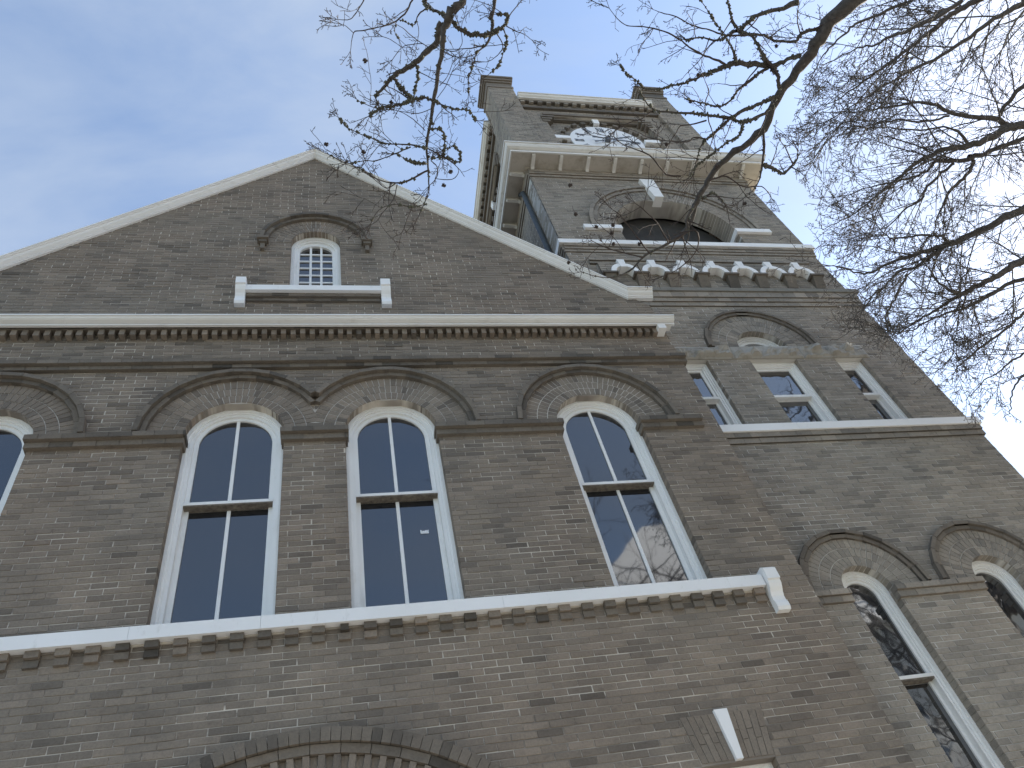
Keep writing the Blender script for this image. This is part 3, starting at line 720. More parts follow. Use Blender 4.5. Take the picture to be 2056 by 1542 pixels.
# eaves: soffit, brackets, gutter
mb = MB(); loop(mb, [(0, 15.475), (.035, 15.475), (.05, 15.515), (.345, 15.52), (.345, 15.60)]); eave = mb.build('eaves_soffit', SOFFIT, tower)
mb = MB(); loop(mb, [(.344, 15.53), (.344, 15.495), (.372, 15.495), (.374, 15.545), (.362, 15.55), (.362, 15.575), (.350, 15.580), (.385, 15.592), (.425, 15.615), (.448, 15.655), (.454, 15.70), (.474, 15.703), (.474, 15.74), (.43, 15.76), (-.2, 15.93)]); mb.build('eaves_gutter', CREAM, tower)
for T in (TF, TL):
    for k in range(9):
        u = -HW+.09+k*(2*HW-.18)/8
        mb = MB(T); mb.prism([(-.055, 15.518), (-.335, 15.518), (-.335, 15.485), (-.315, 15.468), (-.27, 15.46), (-.10, 15.440), (-.055, 15.415)], u-.032, u+.032); mb.build('eaves_bracket', CREAM, eave)

# clock stage: corner piers, recessed clock wall, lintels, dentils, gutters
PW = .62; ZC0 = 15.75
for (px, py) in ((TX0, TY), (TX1-PW, TY), (TX0, TY+2*HW-PW), (TX1-PW, TY+2*HW-PW)):
    mb = MB(); mb.box(px+.009, px+PW-.009, py+.009, py+PW-.009, ZC0, 20.3); pier = mb.build('corner_pier', MORTAR, tower)
    bm_ = MB(lambda u, d, z, px=px, py=py: (px+u, py+d, z)); zz0 = ZC0; nn = int((20.28-zz0)/COURSE)
    for b in lay(zz0, zz0+nn*COURSE, lambda z: 0, lambda z: PW, [], seed=int(px*10+py)): brick_into(bm_, b)
    bm_.T = lambda u, d, z, px=px, py=py: (px+d, py+PW-u, z)
    for b in lay(zz0, zz0+nn*COURSE, lambda z: 0, lambda z: PW, [], seed=int(px*11+py)): brick_into(bm_, b)
    bm_.T = lambda u, d, z, px=px, py=py: (px+PW-d, py+u, z)
    for b in lay(zz0, zz0+nn*COURSE, lambda z: 0, lambda z: PW, [], seed=int(px*12+py)): brick_into(bm_, b)
    bm_.build('brickwork', BRICKT, pier)
    mb = MB()
    for z0, z1, p in ((20.20, 20.29, .018), (20.52, 20.61, .030), (20.61, 20.73, .060), (20.73, 20.82, .085)): mb.box(px-p, px+PW+p, py-p, py+PW+p, z0, z1)
    mb.box(px-.0, px+PW, py-.0, py+PW, 20.29, 20.52); mb.build('pier_cap', BRICKD, pier)
CZ, CRAD = 17.59, .85
def roman(num):
    return {1: 'I', 2: 'II', 3: 'III', 4: 'IIII', 5: 'V', 6: 'VI', 7: 'VII', 8: 'VIII', 9: 'IX', 10: 'X', 11: 'XI', 12: 'XII'}[num]
def clock_face(T, front):
    W2 = HW-PW; RW2 = 1.235; RZ = 18.76
    lo_, hi_ = (lambda z: -W2-.02), (lambda z: W2+.02)
    nn = int((19.9-ZC0)/COURSE)
    ex = [ex_rect(-RW2, RW2, ZC0-1, RZ, True)]
    mb = MB(T); backing(mb, ZC0, ZC0+nn*COURSE, lo_, hi_, ex, d=.0885, depth=.1); mb.box(-RW2-.05, RW2+.05, .2185, .3, ZC0, RZ+.1); cw = mb.build('clock_wall', MORTAR, tower)
    mb = MB(T)
    for b in lay(ZC0, ZC0+nn*COURSE, lo_, hi_, ex, d=.08, jamb=.13, seed=61+front): brick_into(mb, b)
    for b in lay(ZC0, ZC0+int((RZ-ZC0)/COURSE)*COURSE, lambda z: -RW2, lambda z: RW2, [ex_arch(0, .5, CZ+5, CZ, .98, False), ('c', lambda z: (-math.sqrt(max(0, 1.0-(z-CZ)**2)), math.sqrt(max(0, 1.0-(z-CZ)**2))) if abs(z-CZ) < 1 else None, False)], d=.21, seed=63+front): brick_into(mb, b)
    mb.build('brickwork', BRICKT, cw, kind='stuff')
    # two lintel steps over the recess, corner corbels
    mb = MB(T); mb.box(-RW2, RW2, .13, .215, RZ-.10, RZ); mb.box(-RW2-.02, RW2+.02, .05, .0795, RZ+.0, RZ+.11); mb.box(-W2, W2, .02, .0795, RZ+.30, RZ+.40); mb.build('lintel', BRICKD, cw)
    for s in (-1, 1):
        mb = MB(T)
        for k in range(3):
            a, b = sorted((s*(RW2-.20+.06*k), s*(RW2+.1))); mb.box(a, b, .03+.015*k, .215, RZ-.19-.10*k, RZ-.115-.10*k)
        mb.build('corbel', BRICKD, cw)
    dm_ = None
    u = -W2+.08; i = 0
    while u < W2-.04:
        mb = MB(T); mb.box(u-.05, u+.05, -.005, .09, 19.36, 19.43, RND.random()); mb.build('dentil', BRICKT, cw); u += .2131
    corbel_run(cw, T, [(-W2, W2)], [(19.432, 19.50, -.0)], BRICKD, 'string_course', depth_in=.1, objs=False)
    mb = MB(T); mb.prism([(.12, 19.502), (.0, 19.502), (-.045, 19.505), (-.05, 19.525), (-.035, 19.53), (-.045, 19.55), (-.085, 19.58), (-.100, 19.63), (-.12, 19.634), (-.12, 19.67), (-.08, 19.69), (.3, 19.80)], -W2+.004, W2-.004); mb.build('gutter', CREAM, cw)
    # dial
    n = 64; poly = [(CRAD*math.cos(2*PI*i/n), CZ+CRAD*math.sin(2*PI*i/n)) for i in range(n)]
    mb = MB(T); mb.plate(poly, .165, .22); dial = mb.build('clock_dial', CLOCKW, tower)
    pcs = []; ring(pcs, 0, CZ, CRAD+.004, CRAD+.13, 76, .205, .23, 0, 2*PI); place_pieces(pcs, T, BRICKT, dial, 'voussoir', False)
    pcs = []; ring(pcs, 0, CZ, CRAD+.13, CRAD+.225, 48, .205, .23, 0, 2*PI)
    pcs = [([(q[0], (.135 if k < 4 else q[1]), q[2]) for k, q in enumerate(p)]) for i, p in enumerate(pcs) if i % 2 == 0]
    place_pieces(pcs, T, BRICKD, dial, 'ray_brick', False)
    for ang, l0, l1 in ((PI/2, CRAD+.07, CRAD+.40), (0, CRAD+.03, CRAD+.385), (PI, CRAD+.03, CRAD+.385)):
        ca, sa = math.cos(ang), math.sin(ang)
        def Q(r, t, d): return (r*ca-t*sa, d, CZ+r*sa+t*ca)
        h0, h1 = .062, .085
        mb = MB(T); mb.hexa([Q(l0, -h0, .10), Q(l1, -h1, .10), Q(l1, h1, .10), Q(l0, h0, .10), Q(l0, -h0, .22), Q(l1, -h1, .22), Q(l1, h1, .22), Q(l0, h0, .22)]); mb.build('keystone', WSTONE, dial)
    def bar(mb, p, q, wd, d0, d1, wd2=None):
        p, q = np.array(p), np.array(q); t = (q-p)/np.linalg.norm(q-p); nrm = np.array((-t[1], t[0])); wd2 = wd if wd2 is None else wd2
        c = [p+nrm*wd/2, q+nrm*wd2/2, q-nrm*wd2/2, p-nrm*wd/2]
        mb.hexa([(*[c[3][0]], d0, CZ+c[3][1]), (c[2][0], d0, CZ+c[2][1]), (c[1][0], d0, CZ+c[1][1]), (c[0][0], d0, CZ+c[0][1]), (c[3][0], d1, CZ+c[3][1]), (c[2][0], d1, CZ+c[2][1]), (c[1][0], d1, CZ+c[1][1]), (c[0][0], d1, CZ+c[0][1])])
    for h in range(1, 13):
        a = PI/2-h*PI/6; er = np.array((math.cos(a), math.sin(a))); et = np.array((math.sin(a), -math.cos(a)))
        mb = MB(T); s = roman(h); ws = {'I': .045, 'V': .085, 'X': .085}; tw = sum(ws[c] for c in s); x = -tw/2; r0, r1 = .55, .76
        for c in s:
            wv = ws[c]; m_ = x+wv/2
            if c == 'I': bar(mb, er*r0+et*m_, er*r1+et*m_, .026, .158, .166)
            if c == 'V': bar(mb, er*r0+et*m_, er*r1+et*(x+.01), .026, .158, .166); bar(mb, er*r0+et*m_, er*r1+et*(x+wv-.01), .014, .157, .166)
            if c == 'X': bar(mb, er*r0+et*(x+wv-.01), er*r1+et*(x+.01), .026, .158, .166); bar(mb, er*r0+et*(x+.01), er*r1+et*(x+wv-.01), .014, .157, .166)
            x += wv
        mb.build('numeral', INK, dial)
    for nm, ang, ln, wd, dd in (('minute_hand', PI/2-2*PI*17/60, .74, .05, .09), ('hour_hand', PI/2-2*PI*(2+17/60)/12, .50, .062, .11)):
        e = np.array((math.cos(ang), math.sin(ang))); mb = MB(T)
        bar(mb, e*-.30, e*.10, .022, dd, dd+.012, .035); bar(mb, e*.10, e*ln*.72, .035, dd, dd+.012, wd); bar(mb, e*ln*.72, e*ln, wd*1.3, dd, dd+.012, .006)
        bar(mb, e*-.36, e*-.29, .05, dd, dd+.012); mb.build(nm, INK, dial)
    mb = MB(T); mb.plate([(.065*math.cos(PI*i/8), CZ+.065*math.sin(PI*i/8)) for i in range(16)], .07, .17); mb.build('hub', INK, dial)
clock_face(TF, 1); clock_face(TL, 0)
mb = MB(); mb.box(TX0+.3, TX1-.3, TY+.31, TY+2*HW-.3, 15.6, 19.85); mb.build('inner_core', BRICKD, tower)
# downpipe on the left face
class Tubes:
    def __init__(s): s.V = []; s.F = []; s.n = 0
    def tube(s, pts, rad, sides=5):
        pts = np.asarray(pts, float); rad = np.asarray(rad, float); n = len(pts)
        t = np.gradient(pts, axis=0); t /= np.linalg.norm(t, axis=1)[:, None]+1e-12
        ref = np.array((.31, .17, .93)) if abs(t[0, 2]) < .85 else np.array((.95, .2, .1))
        a = np.cross(t, ref); a /= np.linalg.norm(a, axis=1)[:, None]+1e-12; b = np.cross(t, a)
        th = np.arange(sides)*2*PI/sides
        ringp = pts[:, None, :] + rad[:, None, None]*(np.cos(th)[None, :, None]*a[:, None, :]+np.sin(th)[None, :, None]*b[:, None, :])
        s.V.append(ringp.reshape(-1, 3))
        i = np.arange(n-1)[:, None]*sides; k = np.arange(sides)[None, :]; k2 = (k+1) % sides
        q = np.stack([i+k, i+k2, i+sides+k2, i+sides+k], -1).reshape(-1, 4)+s.n
        s.F.append(q); s.n += n*sides
    def blob(s, c, r, R):
        c = np.asarray(c); o = np.array([(1,0,0),(-1,0,0),(0,1,0),(0,-1,0),(0,0,1),(0,0,-1)], float)*r*np.array([R.uniform(.5, 1.4) for _ in range(6)])[:, None]
        s.V.append(c+o); q = np.array([(0,2,4,4),(2,1,4,4),(1,3,4,4),(3,0,4,4),(2,0,5,5),(1,2,5,5),(3,1,5,5),(0,3,5,5)])+s.n
        s.F.append(q); s.n += 6
    def build(s, name, mat, parent=None, smooth=True, kind=None, label=None):
        V = np.concatenate(s.V); F = np.concatenate(s.F); m = bpy.data.meshes.new(name)
        tri = F[:, 2] == F[:, 3]; cnt = np.where(tri, 3, 4); tot = int(cnt.sum())
        m.vertices.add(len(V)); m.vertices.foreach_set('co', V.astype('f').ravel())
        m.loops.add(tot); m.polygons.add(len(F))
        mask = np.ones((len(F), 4), bool); mask[tri, 3] = False
        m.loops.foreach_set('vertex_index', F[mask].astype('i')); st = np.concatenate([[0], np.cumsum(cnt)[:-1]]); m.polygons.foreach_set('loop_start', st.astype('i'))
        m.update(calc_edges=True); m.validate()
        return link(name, m, mat, parent, smooth, kind, label)
tb = Tubes(); tb.tube([(3.69, .80, 15.48), (3.69, .67, 15.30), (3.69, .665, 13.5), (3.69, .665, 10.9)], [.045]*4, 12); tb.build('downpipe', PIPE, tower)
# dark corner pipe between the two blocks
# ================================================================== TREES
TR = random.Random(5)
def rnd_dir(R):
    while True:
        v = np.array([R.uniform(-1, 1) for _ in range(3)])
        n = np.linalg.norm(v)
        if .1 < n < 1: return v/n
def unit(v): return v/(np.linalg.norm(v)+1e-12)
def grow(tb, R, p, d, length, r0, lev, spec):
    """one procedural branch and everything that springs from it"""
    S = spec[lev]; n = S['n']; pts = [p]; dirs = [d]; cur = p; dv = d
    for i in range(n):
        dv = unit(dv + rnd_dir(R)*S['wob'] + np.array(S['trop'])*S.get('tk', .05)); cur = cur + dv*length/n; pts.append(cur); dirs.append(dv)
    rad = np.linspace(r0, max(r0*S['tip'], spec['min']), n+1)
    tb.tube(pts, rad, S['sides'])
    if lev+1 < len([k for k in spec if isinstance(k, int)]):
        C_ = spec[lev+1]; m = max(1, int(S['kids']*R.uniform(.7, 1.3)))
        for j in range(m):
            t = S['k0']+(1-S['k0'])*(j+R.random())/m; x = t*n; i = min(n-1, int(x)); fr = x-i
            q = pts[i]*(1-fr)+pts[i+1]*fr; bd = dirs[i+1]
            side = unit(np.cross(bd, rnd_dir(R))); ang = math.radians(R.uniform(*C_['ang']))
            nd = unit(bd*math.cos(ang)+side*math.sin(ang)); rr = (rad[i]*(1-fr)+rad[i+1]*fr)
            grow(tb, R, q, nd, length*R.uniform(*C_['len'])*(1-.45*t), max(rr*C_['rr'], spec['min']), lev+1, spec)
def spline(pts, k=4):
    P = np.asarray(pts, float); out_ = []
    for i in range(len(P)-1):
        p0 = P[max(i-1, 0)]; p1 = P[i]; p2 = P[i+1]; p3 = P[min(i+2, len(P)-1)]
        for j in range(k):
            t = j/k; out_.append(.5*((2*p1)+(-p0+p2)*t+(2*p0-5*p1+4*p2-p3)*t*t+(-p0+3*p1-3*p2+p3)*t**3))
    out_.append(P[-1]); return np.array(out_)

# --- near sweetgum: knobby limbs that reach over the camera towards the wall
gum = thing('sweetgum_tree', 'bare sweetgum with lichened limbs and hanging seed balls overhead, close to the camera', 'tree', (5.6, -8.6, 0), 'bare trees round the courthouse')
gumO = np.array((5.6, -8.6, 0.0))
big, twg, lich = Tubes(), Tubes(), Tubes()
balls = []
SPEC_G = {'min': .0017, 0: dict(n=6, wob=.20, trop=(0, 0, 0), tip=.35, sides=4, kids=4, k0=.2), 1: dict(n=4, wob=.24, trop=(0, .2, -.2), tip=.4, sides=3, kids=3, k0=.2, ang=(35, 75), len=(.30, .6), rr=.6), 2: dict(n=3, wob=.3, trop=(0, 0, 0), tip=.6, sides=3, kids=0, k0=.3, ang=(35, 70), len=(.3, .6), rr=.65)}
def limb(px, z0, z1, org=(0, 0), s=1.0, tw=1.0, lichen=0.0, tl=.27, stub=False, zj=.0):
    """traced limb: (x, y, diameter px) in photograph pixels, heights run from z0 to z1"""
    P = []; D = []
    n = len(px)
    for i, (x, y, dm) in enumerate(px):
        X, Y = org[0]+x/s, org[1]+y/s; z = z0+(z1-z0)*i/(n-1) + TR.uniform(-zj, zj); q = at_z(X, Y, z); P.append(q); D.append(dm/s*np.linalg.norm(q-CAM)/FPX/2)
    PD = spline(np.hstack([np.array(P), np.array(D)[:, None]]), 4); pts, rad = PD[:, :3].copy(), np.maximum(PD[:, 3], .002)
    # knobs and small kinks
    seg = np.linalg.norm(np.diff(pts, axis=0), axis=1); Ltot = seg.sum()
    if len(pts) > 6:
        jit = np.array([rnd_dir(TR)*min(.012, rad[i]*.45) for i in range(len(pts))]); jit[0] = 0; pts += jit
        rad = rad*np.array([TR.uniform(.86, 1.14) for _ in rad])
    (big if rad.max() > .012 else twg).tube(pts, rad, 8 if rad.max() > .02 else 6 if rad.max() > .008 else 4)
    nt_ = int(Ltot*7.0*tw)
    for _ in range(nt_):
        i = min(int(np.searchsorted(np.cumsum(seg), Ltot*TR.uniform(.06, 1))), len(pts)-2); dv = unit(pts[i+1]-pts[i]); side = unit(np.cross(dv, rnd_dir(TR)))
        a = math.radians(TR.uniform(35, 80)); nd = unit(dv*math.cos(a)+side*math.sin(a)); nd = unit(nd*np.array((1, 1, .75)))
        r0 = min(rad[i]*.6, TR.uniform(.0036, .0068)); ln = tl*TR.uniform(.35, 1.5)
        grow(twg, TR, pts[i], nd, ln, r0, 0, SPEC_G)
        if TR.random() < .05: balls.append(pts[i]+nd*ln*.8+np.array((0, 0, -.06)))
    if not stub:
        dv = unit(pts[-1]-pts[-2])
        for _ in range(3): grow(twg, TR, pts[-1], unit(dv+rnd_dir(TR)*.5), tl*TR.uniform(.3, .7), rad[-1]*.8, 0, SPEC_G)
    if lichen > 0:
        for _ in range(int(Ltot*230*lichen)):
            i = TR.randrange(0, len(pts)-1); f_ = TR.random(); c = pts[i]*(1-f_)+pts[i+1]*f_; c = c+rnd_dir(TR)*(rad[i]*.9+.004)
            lich.blob(c, TR.uniform(.005, .015), TR)
    return pts
O7, S7 = (650, 0), 4.0; O8, S8 = (1200, 0), 2.402; O2, S2 = (1200, 0), 4.673
# hanging limb in the middle of the sky
limb([(1190,-90,64),(1110,10,60),(1020,90,60),(985,180,56),(962,250,46),(950,350,40),(935,500,34),(905,700,30),(875,870,26),(852,1010,22),(830,1150,20),(835,1290,17),(842,1400,13),(846,1500,11),(838,1560,9),(800,1650,7),(760,1740,5)], 6.95, 6.25, O7, S7, .45, .10)
limb([(945,180,46),(905,330,46),(800,440,42),(700,520,38),(560,610,30),(480,700,24),(410,782,20)], 6.9, 6.8, O7, S7, .5, .25, stub=True)
limb([(565,620,24),(600,680,26),(650,730,28),(700,795,24),(640,830,14),(540,855,12),(450,870,9),(370,930,6)], 6.85, 6.65, O7, S7, .8, 1.0)
limb([(410,770,10),(440,870,7),(300,820,5),(265,800,4)], 6.8, 6.8, O7, S7, .8, .2)
limb([(1030,180,24),(1090,230,26),(1180,275,30),(1330,270,24),(1400,240,20),(1465,190,14),(1475,120,12),(1400,110,8)], 6.9, 6.8, O7, S7, .6, 1.2)
limb([(1378,-60,26),(1375,0,26),(1350,130,24),(1350,230,22),(1310,350,16),(1230,430,10),(1190,550,8),(1160,650,6),(1165,740,4)], 7.1, 6.7, O7, S7, .6, .25)
limb([(1230,430,8),(1140,460,6),(1050,455,4)], 6.8, 6.8, O7, S7, .5)
limb([(1390,270,9),(1440,370,8),(1400,440,6),(1330,490,5),(1260,500,4)], 6.85, 6.7, O7, S7, .8)
limb([(1440,230,10),(1470,330,9),(1440,430,7),(1410,520,6),(1310,610,4)], 6.85, 6.7, O7, S7, .8, .5)
limb([(1450,200,8),(1540,250,7),(1600,270,5),(1670,320,3)], 6.85, 6.85, O7, S7, 1.6)
limb([(740,-40,14),(710,0,12),(650,110,11),(560,180,10),(430,220,9),(310,245,8),(240,265,7),(215,410,3)], 7.0, 6.9, O7, S7, .55)
limb([(330,-20,9),(300,40,8),(240,130,7),(190,160,6),(105,155,3)], 7.05, 7.0, O7, S7, .8)
limb([(240,265,5),(180,210,4),(150,200,3)], 6.9, 6.9, O7, S7, 1)
limb([(800,-30,16),(830,50,18),(930,105,20),(990,130,22)], 7.1, 6.92, O7, S7, 1.2, .8, stub=True)
limb([(830,60,12),(760,120,10),(720,200,7),(600,160,5),(570,250,4),(600,310,3)], 7.0, 6.9, O7, S7, .8, .2)
limb([(840,380,7),(720,300,6),(640,230,5),(590,200,3)], 6.9, 6.85, O7, S7, .8)
limb([(800,350,6),(720,355,6),(630,380,5),(550,480,3)], 6.88, 6.85, O7, S7, .4)
limb([(630,380,4),(540,320,4),(475,295,3)], 6.86, 6.85, O7, S7, .3)
limb([(740,510,12),(760,600,14),(735,700,8),(725,760,5)], 6.85, 6.75, O7, S7, .8, 1.0)
limb([(900,820,10),(1000,860,10),(1080,880,8),(1160,885,7),(1220,960,4)], 6.6, 6.55, O7, S7, 1.2, .7)
limb([(890,810,14),(800,785,16),(720,800,12),(640,830,8)], 6.62, 6.6, O7, S7, .8, 1.2)
limb([(870,870,6),(760,910,6),(650,900,5),(550,880,4)], 6.6, 6.6, O7, S7, .7)
limb([(930,690,6),(990,620,5),(1030,520,3)], 6.7, 6.72, O7, S7, .9)
limb([(910,790,5),(980,690,5),(1030,580,3)], 6.65, 6.66, O7, S7, .6)
limb([(970,400,7),(1060,410,6),(1110,350,5),(1105,260,3)], 6.8, 6.8, O7, S7, .9)
limb([(815,1050,7),(720,960,6),(620,900,5),(540,880,3)], 6.5, 6.5, O7, S7, .5)
limb([(850,1030,12),(960,1060,11),(970,1190,8),(960,1260,6)], 6.5, 6.45, O7, S7, .8, .8)
limb([(860,1275,9),(960,1265,9),(1085,1300,8),(1095,1230,7),(1050,1180,6),(970,1195,4)], 6.45, 6.4, O7, S7, .7, .7)
limb([(820,1190,14),(700,1165,12),(500,1150,9),(380,1110,8),(200,1030,6),(125,950,3)], 6.45, 6.5, O7, S7, .7, .35)
limb([(700,1180,10),(560,1240,9),(420,1290,8),(330,1290,7),(180,1310,6),(40,1240,3)], 6.45, 6.4, O7, S7, 1.0, .1)
limb([(820,1310,12),(740,1310,12),(700,1300,8),(590,1240,5)], 6.42, 6.42, O7, S7, .6, 1.4)
limb([(835,1370,16),(700,1440,15),(580,1470,12),(430,1440,9),(300,1360,7),(180,1300,4)], 6.4, 6.3, O7, S7, 1.1, .15)
limb([(580,1470,8),(500,1510,7),(380,1420,5),(240,1340,4)], 6.33, 6.3, O7, S7, 1.0)
limb([(860,1290,9),(910,1340,8),(910,1420,7),(850,1490,5)], 6.4, 6.35, O7, S7, .6)
limb([(905,1435,6),(1030,1440,6),(1085,1370,5),(1020,1290,3)], 6.36, 6.36, O7, S7, .6)
limb([(590,1480,8),(560,1600,7),(480,1700,6),(420,1780,5),(330,1830,3)], 6.3, 6.1, O7, S7, 1.2)
limb([(820,1640,8),(700,1660,7),(560,1640,6),(440,1690,5),(380,1790,3)], 6.25, 6.1, O7, S7, 1.2, .2)
# long limb from the upper right
limb([(1360,-110,66),(1270,-20,62),(1130,90,56),(1050,220,50),(960,350,44),(880,440,40),(800,620,36),(690,710,32),(590,790,29),(530,880,26),(480,970,26),(440,1080,22),(380,1150,16),(230,1230,11),(150,1310,8),(40,1340,5),(-80,1310,3)], 7.6, 6.2, O8, S8, .30, .06)
limb([(1900,525,40),(1780,560,34),(1640,620,40),(1480,600,44),(1300,590,44),(1160,640,34),(1060,680,32),(960,720,22),(820,780,18),(700,800,16),(600,830,14),(440,830,12),(350,745,9),(280,700,8),(210,615,4)], 7.2, 7.0, O2, S2, .5, .55)
limb([(1880,20,50),(1700,90,34),(1480,150,30),(1360,260,34),(1240,320,20),(1130,380,16),(960,350,12),(830,380,9)], 7.6, 7.2, O2, S2, .9, .4)
limb([(1300,290,26),(1420,320,22),(1560,330,20),(1660,380,20),(1850,385,22),(1920,310,28),(2060,270,26)], 7.3, 7.4, O2, S2, .7, .35)
limb([(1200,610,22),(1110,560,18),(980,510,16),(860,440,14),(770,370,13),(620,295,12),(430,250,10),(280,240,8),(190,180,6),(110,80,3)], 7.1, 7.1, O2, S2, .8)
limb([(1400,330,16),(1200,330,14),(1050,280,12),(920,250,11),(740,160,9),(600,120,7),(520,90,4)], 7.25, 7.2, O2, S2, .8)
limb([(1220,0,16),(1250,140,18),(1320,280,24),(1450,340,22),(1520,460,26),(1570,560,40)], 7.5, 7.15, O2, S2, .7, .6)
limb([(1300,590,26),(1260,450,16),(1200,350,10),(1100,200,9),(1020,80,7),(950,-20,5)], 7.1, 7.2, O2, S2, .8, .6)
limb([(1680,910,34),(1560,950,32),(1440,1010,30),(1320,1060,30),(1240,1110,30),(1120,1090,22),(1000,1080,20),(850,1060,18),(620,1050,16),(500,1010,12),(420,900,10),(390,840,6)], 7.05, 6.85, O2, S2, .6, .4)
limb([(1640,640,30),(1690,700,30),(1700,830,30)], 7.2, 7.1, O2, S2, .5, .8, stub=True)
limb([(1600,640,26),(1500,700,24),(1400,780,22),(1310,860,16),(1240,950,14),(1130,1000,14),(1000,970,12),(880,940,10),(820,920,6)], 7.15, 7.0, O2, S2, .8, .4)
limb([(1240,1110,24),(1150,1200,24),(1060,1280,22),(1000,1320,14),(960,1400,10),(930,1500,8),(900,1640,6)], 6.95, 6.75, O2, S2, .8, .5)
limb([(1650,990,24),(1570,1060,26),(1440,1130,26),(1360,1160,26),(1330,1270,16),(1230,1330,14),(1110,1410,12),(1000,1500,10),(930,1560,8),(860,1660,5)], 7.0, 6.7, O2, S2, .7, .7)
limb([(1360,1150,18),(1240,1110,20)], 6.98, 6.95, O2, S2, .3, 1.0, stub=True)
limb([(1020,1130,14),(870,1170,12),(780,1180,10),(740,1240,9),(700,1300,8),(620,1400,7),(560,1330,4)], 6.9, 6.8, O2, S2, .9)
limb([(1010,1300,12),(900,1290,11),(840,1330,10),(640,1320,9),(480,1290,7),(380,1240,5),(240,1190,3)], 6.85, 6.75, O2, S2, .9)
limb([(500,1040,10),(420,1110,9),(300,1150,8),(180,1210,7),(90,1290,6),(-60,1270,4)], 6.85, 6.8, O2, S2, .8)
limb([(1010,1080,9),(1010,960,9),(1040,860,8),(1000,740,5)], 6.95, 7.0, O2, S2, .6)
limb([(1555,1220,22),(1560,1400,20),(1545,1530,18),(1530,1640,14),(1480,1760,8),(1370,1860,4)], 6.85, 6.5, O2, S2, .5, .1)
limb([(800,790,18),(840,810,16),(900,835,12),(960,770,8),(965,735,4)], 6.65, 6.6, O8, S8, 1.2, .3)
limb([(945,800,6),(910,720,5),(885,685,3)], 6.6, 6.6, O8, S8, .4)
limb([(470,990,16),(430,1060,14),(440,1130,8),(420,1190,5)], 6.45, 6.3, O8, S8, 2.0, .2)
limb([(400,850,8),(330,840,7),(250,750,6),(130,700,5),(80,660,3)], 6.65, 6.65, O8, S8, .8)
limb([(540,870,8),(620,850,7),(700,900,6),(790,900,5),(830,940,3)], 6.55, 6.5, O8, S8, .8)
limb([(500,960,9),(560,930,8),(610,980,5)], 6.5, 6.5, O8, S8, 1.0, .5)
limb([(380,1150,9),(470,1110,8),(480,1200,6),(400,1290,5),(320,1330,3)], 6.35, 6.25, O8, S8, .8)
limb([(250,1220,8),(180,1130,6),(110,1040,5),(70,1010,3)], 6.3, 6.3, O8, S8, .9)
limb([(340,1170,8),(290,1080,6),(220,1010,5),(180,980,3)], 6.35, 6.35, O8, S8, 1.2)
limb([(220,1240,7),(130,1220,6),(30,1190,5),(-30,1160,3)], 6.3, 6.25, O8, S8, 1.2)
# trunk behind the camera and the two limbs that lead out of frame
tk = Tubes()
tk.tube(spline([(5.6,-8.6,-.1),(5.58,-8.55,.5),(5.5,-8.5,2.2),(5.45,-8.4,4.2),(5.5,-8.3,6.2),(5.7,-8.4,9),(5.6,-8.6,12.5),(5.8,-8.5,15)], 5), np.interp(np.linspace(0, 1, 36), [0, .05, .3, .6, 1], [.42, .34, .27, .19, .04]), 14)
s0 = at_z(1200+1360/2.402, -110/2.402, 7.6); s1 = at_z(650+1190/4, -90/4, 6.95); s3 = at_z(650+1378/4, -15, 7.1)
tk.tube(spline([(5.46,-8.42,4.3),(5.3,-7.4,6.2),(4.9,-6.3,7.3), s0+np.array((.18,-.25,.05)), s0], 5), np.linspace(.13, .067, 21), 9)
tk.tube(spline([(5.5,-8.3,5.9),(4.1,-7.6,7.3),(2.5,-6.6,7.5),(1.5,-5.5,7.2), s1], 5), np.linspace(.11, .042, 21), 9)
tk.tube(spline([(2.5,-6.6,7.5),(1.9,-5.5,7.5), s3], 5), np.linspace(.04, .02, 11), 6)
SPEC_T = {'min': .004, 0: dict(n=8, wob=.16, trop=(0, 0, .4), tip=.25, sides=6, kids=8, k0=.25), 1: dict(n=6, wob=.22, trop=(0, 0, .3), tip=.3, sides=4, kids=6, k0=.2, ang=(30, 60), len=(.35, .6), rr=.5), 2: dict(n=4, wob=.28, trop=(0, 0, 0), tip=.4, sides=3, kids=4, k0=.2, ang=(30, 65), len=(.3, .55), rr=.5), 3: dict(n=3, wob=.3, trop=(0, 0, 0), tip=.5, sides=3, kids=0, k0=.2, ang=(30, 65), len=(.3, .6), rr=.6)}
for _ in range(7):
    a = TR.uniform(PI*.9, PI*1.9); grow(tk, TR, np.array((5.6, -8.45, TR.uniform(7, 13))), unit(np.array((math.cos(a), math.sin(a), .7))), TR.uniform(2.5, 4.5), .08, 0, SPEC_T)
def build_off(tb, name, mat, parent, org):
    tb.V = [v-org for v in tb.V]; return tb.build(name, mat, parent)
build_off(tk, 'trunk', BARK, gum, gumO); build_off(big, 'limbs', BARK, gum, gumO); build_off(twg, 'crown', TWIG, gum, gumO); build_off(lich, 'lichen', LICHEN, gum, gumO)
bt = Tubes(); RB = random.Random(3)
for _ in range(46):
    v = rnd_dir(RB); bt.tube([v*.004, v*.0125, v*.0165], [.0042, .0030, .0006], 4)
bt.tube([(0, 0, .012), (.004, .003, .045), (0, 0, .075)], [.0012]*3, 4)
b0 = bt.build('seed_ball', TWIG, gum); first = True
extra = [(1145,372), (1156,430), (733,122), (655,290), (1197,455), (1228,468), (1232,490), (1284,490), (1142,527), (730,305), (891,372), (905,345)]
for x, y in extra: balls.append(at_z(x, y, 6.3))
for c in balls[:40]:
    o = b0 if first else b0.copy()
    if not first: COL.objects.link(o); o.parent = gum
    first = False; o.location = tuple(np.array(c)-gumO); o.rotation_euler = (RB.uniform(-.5, .5), RB.uniform(-.5, .5), RB.uniform(0, 6))

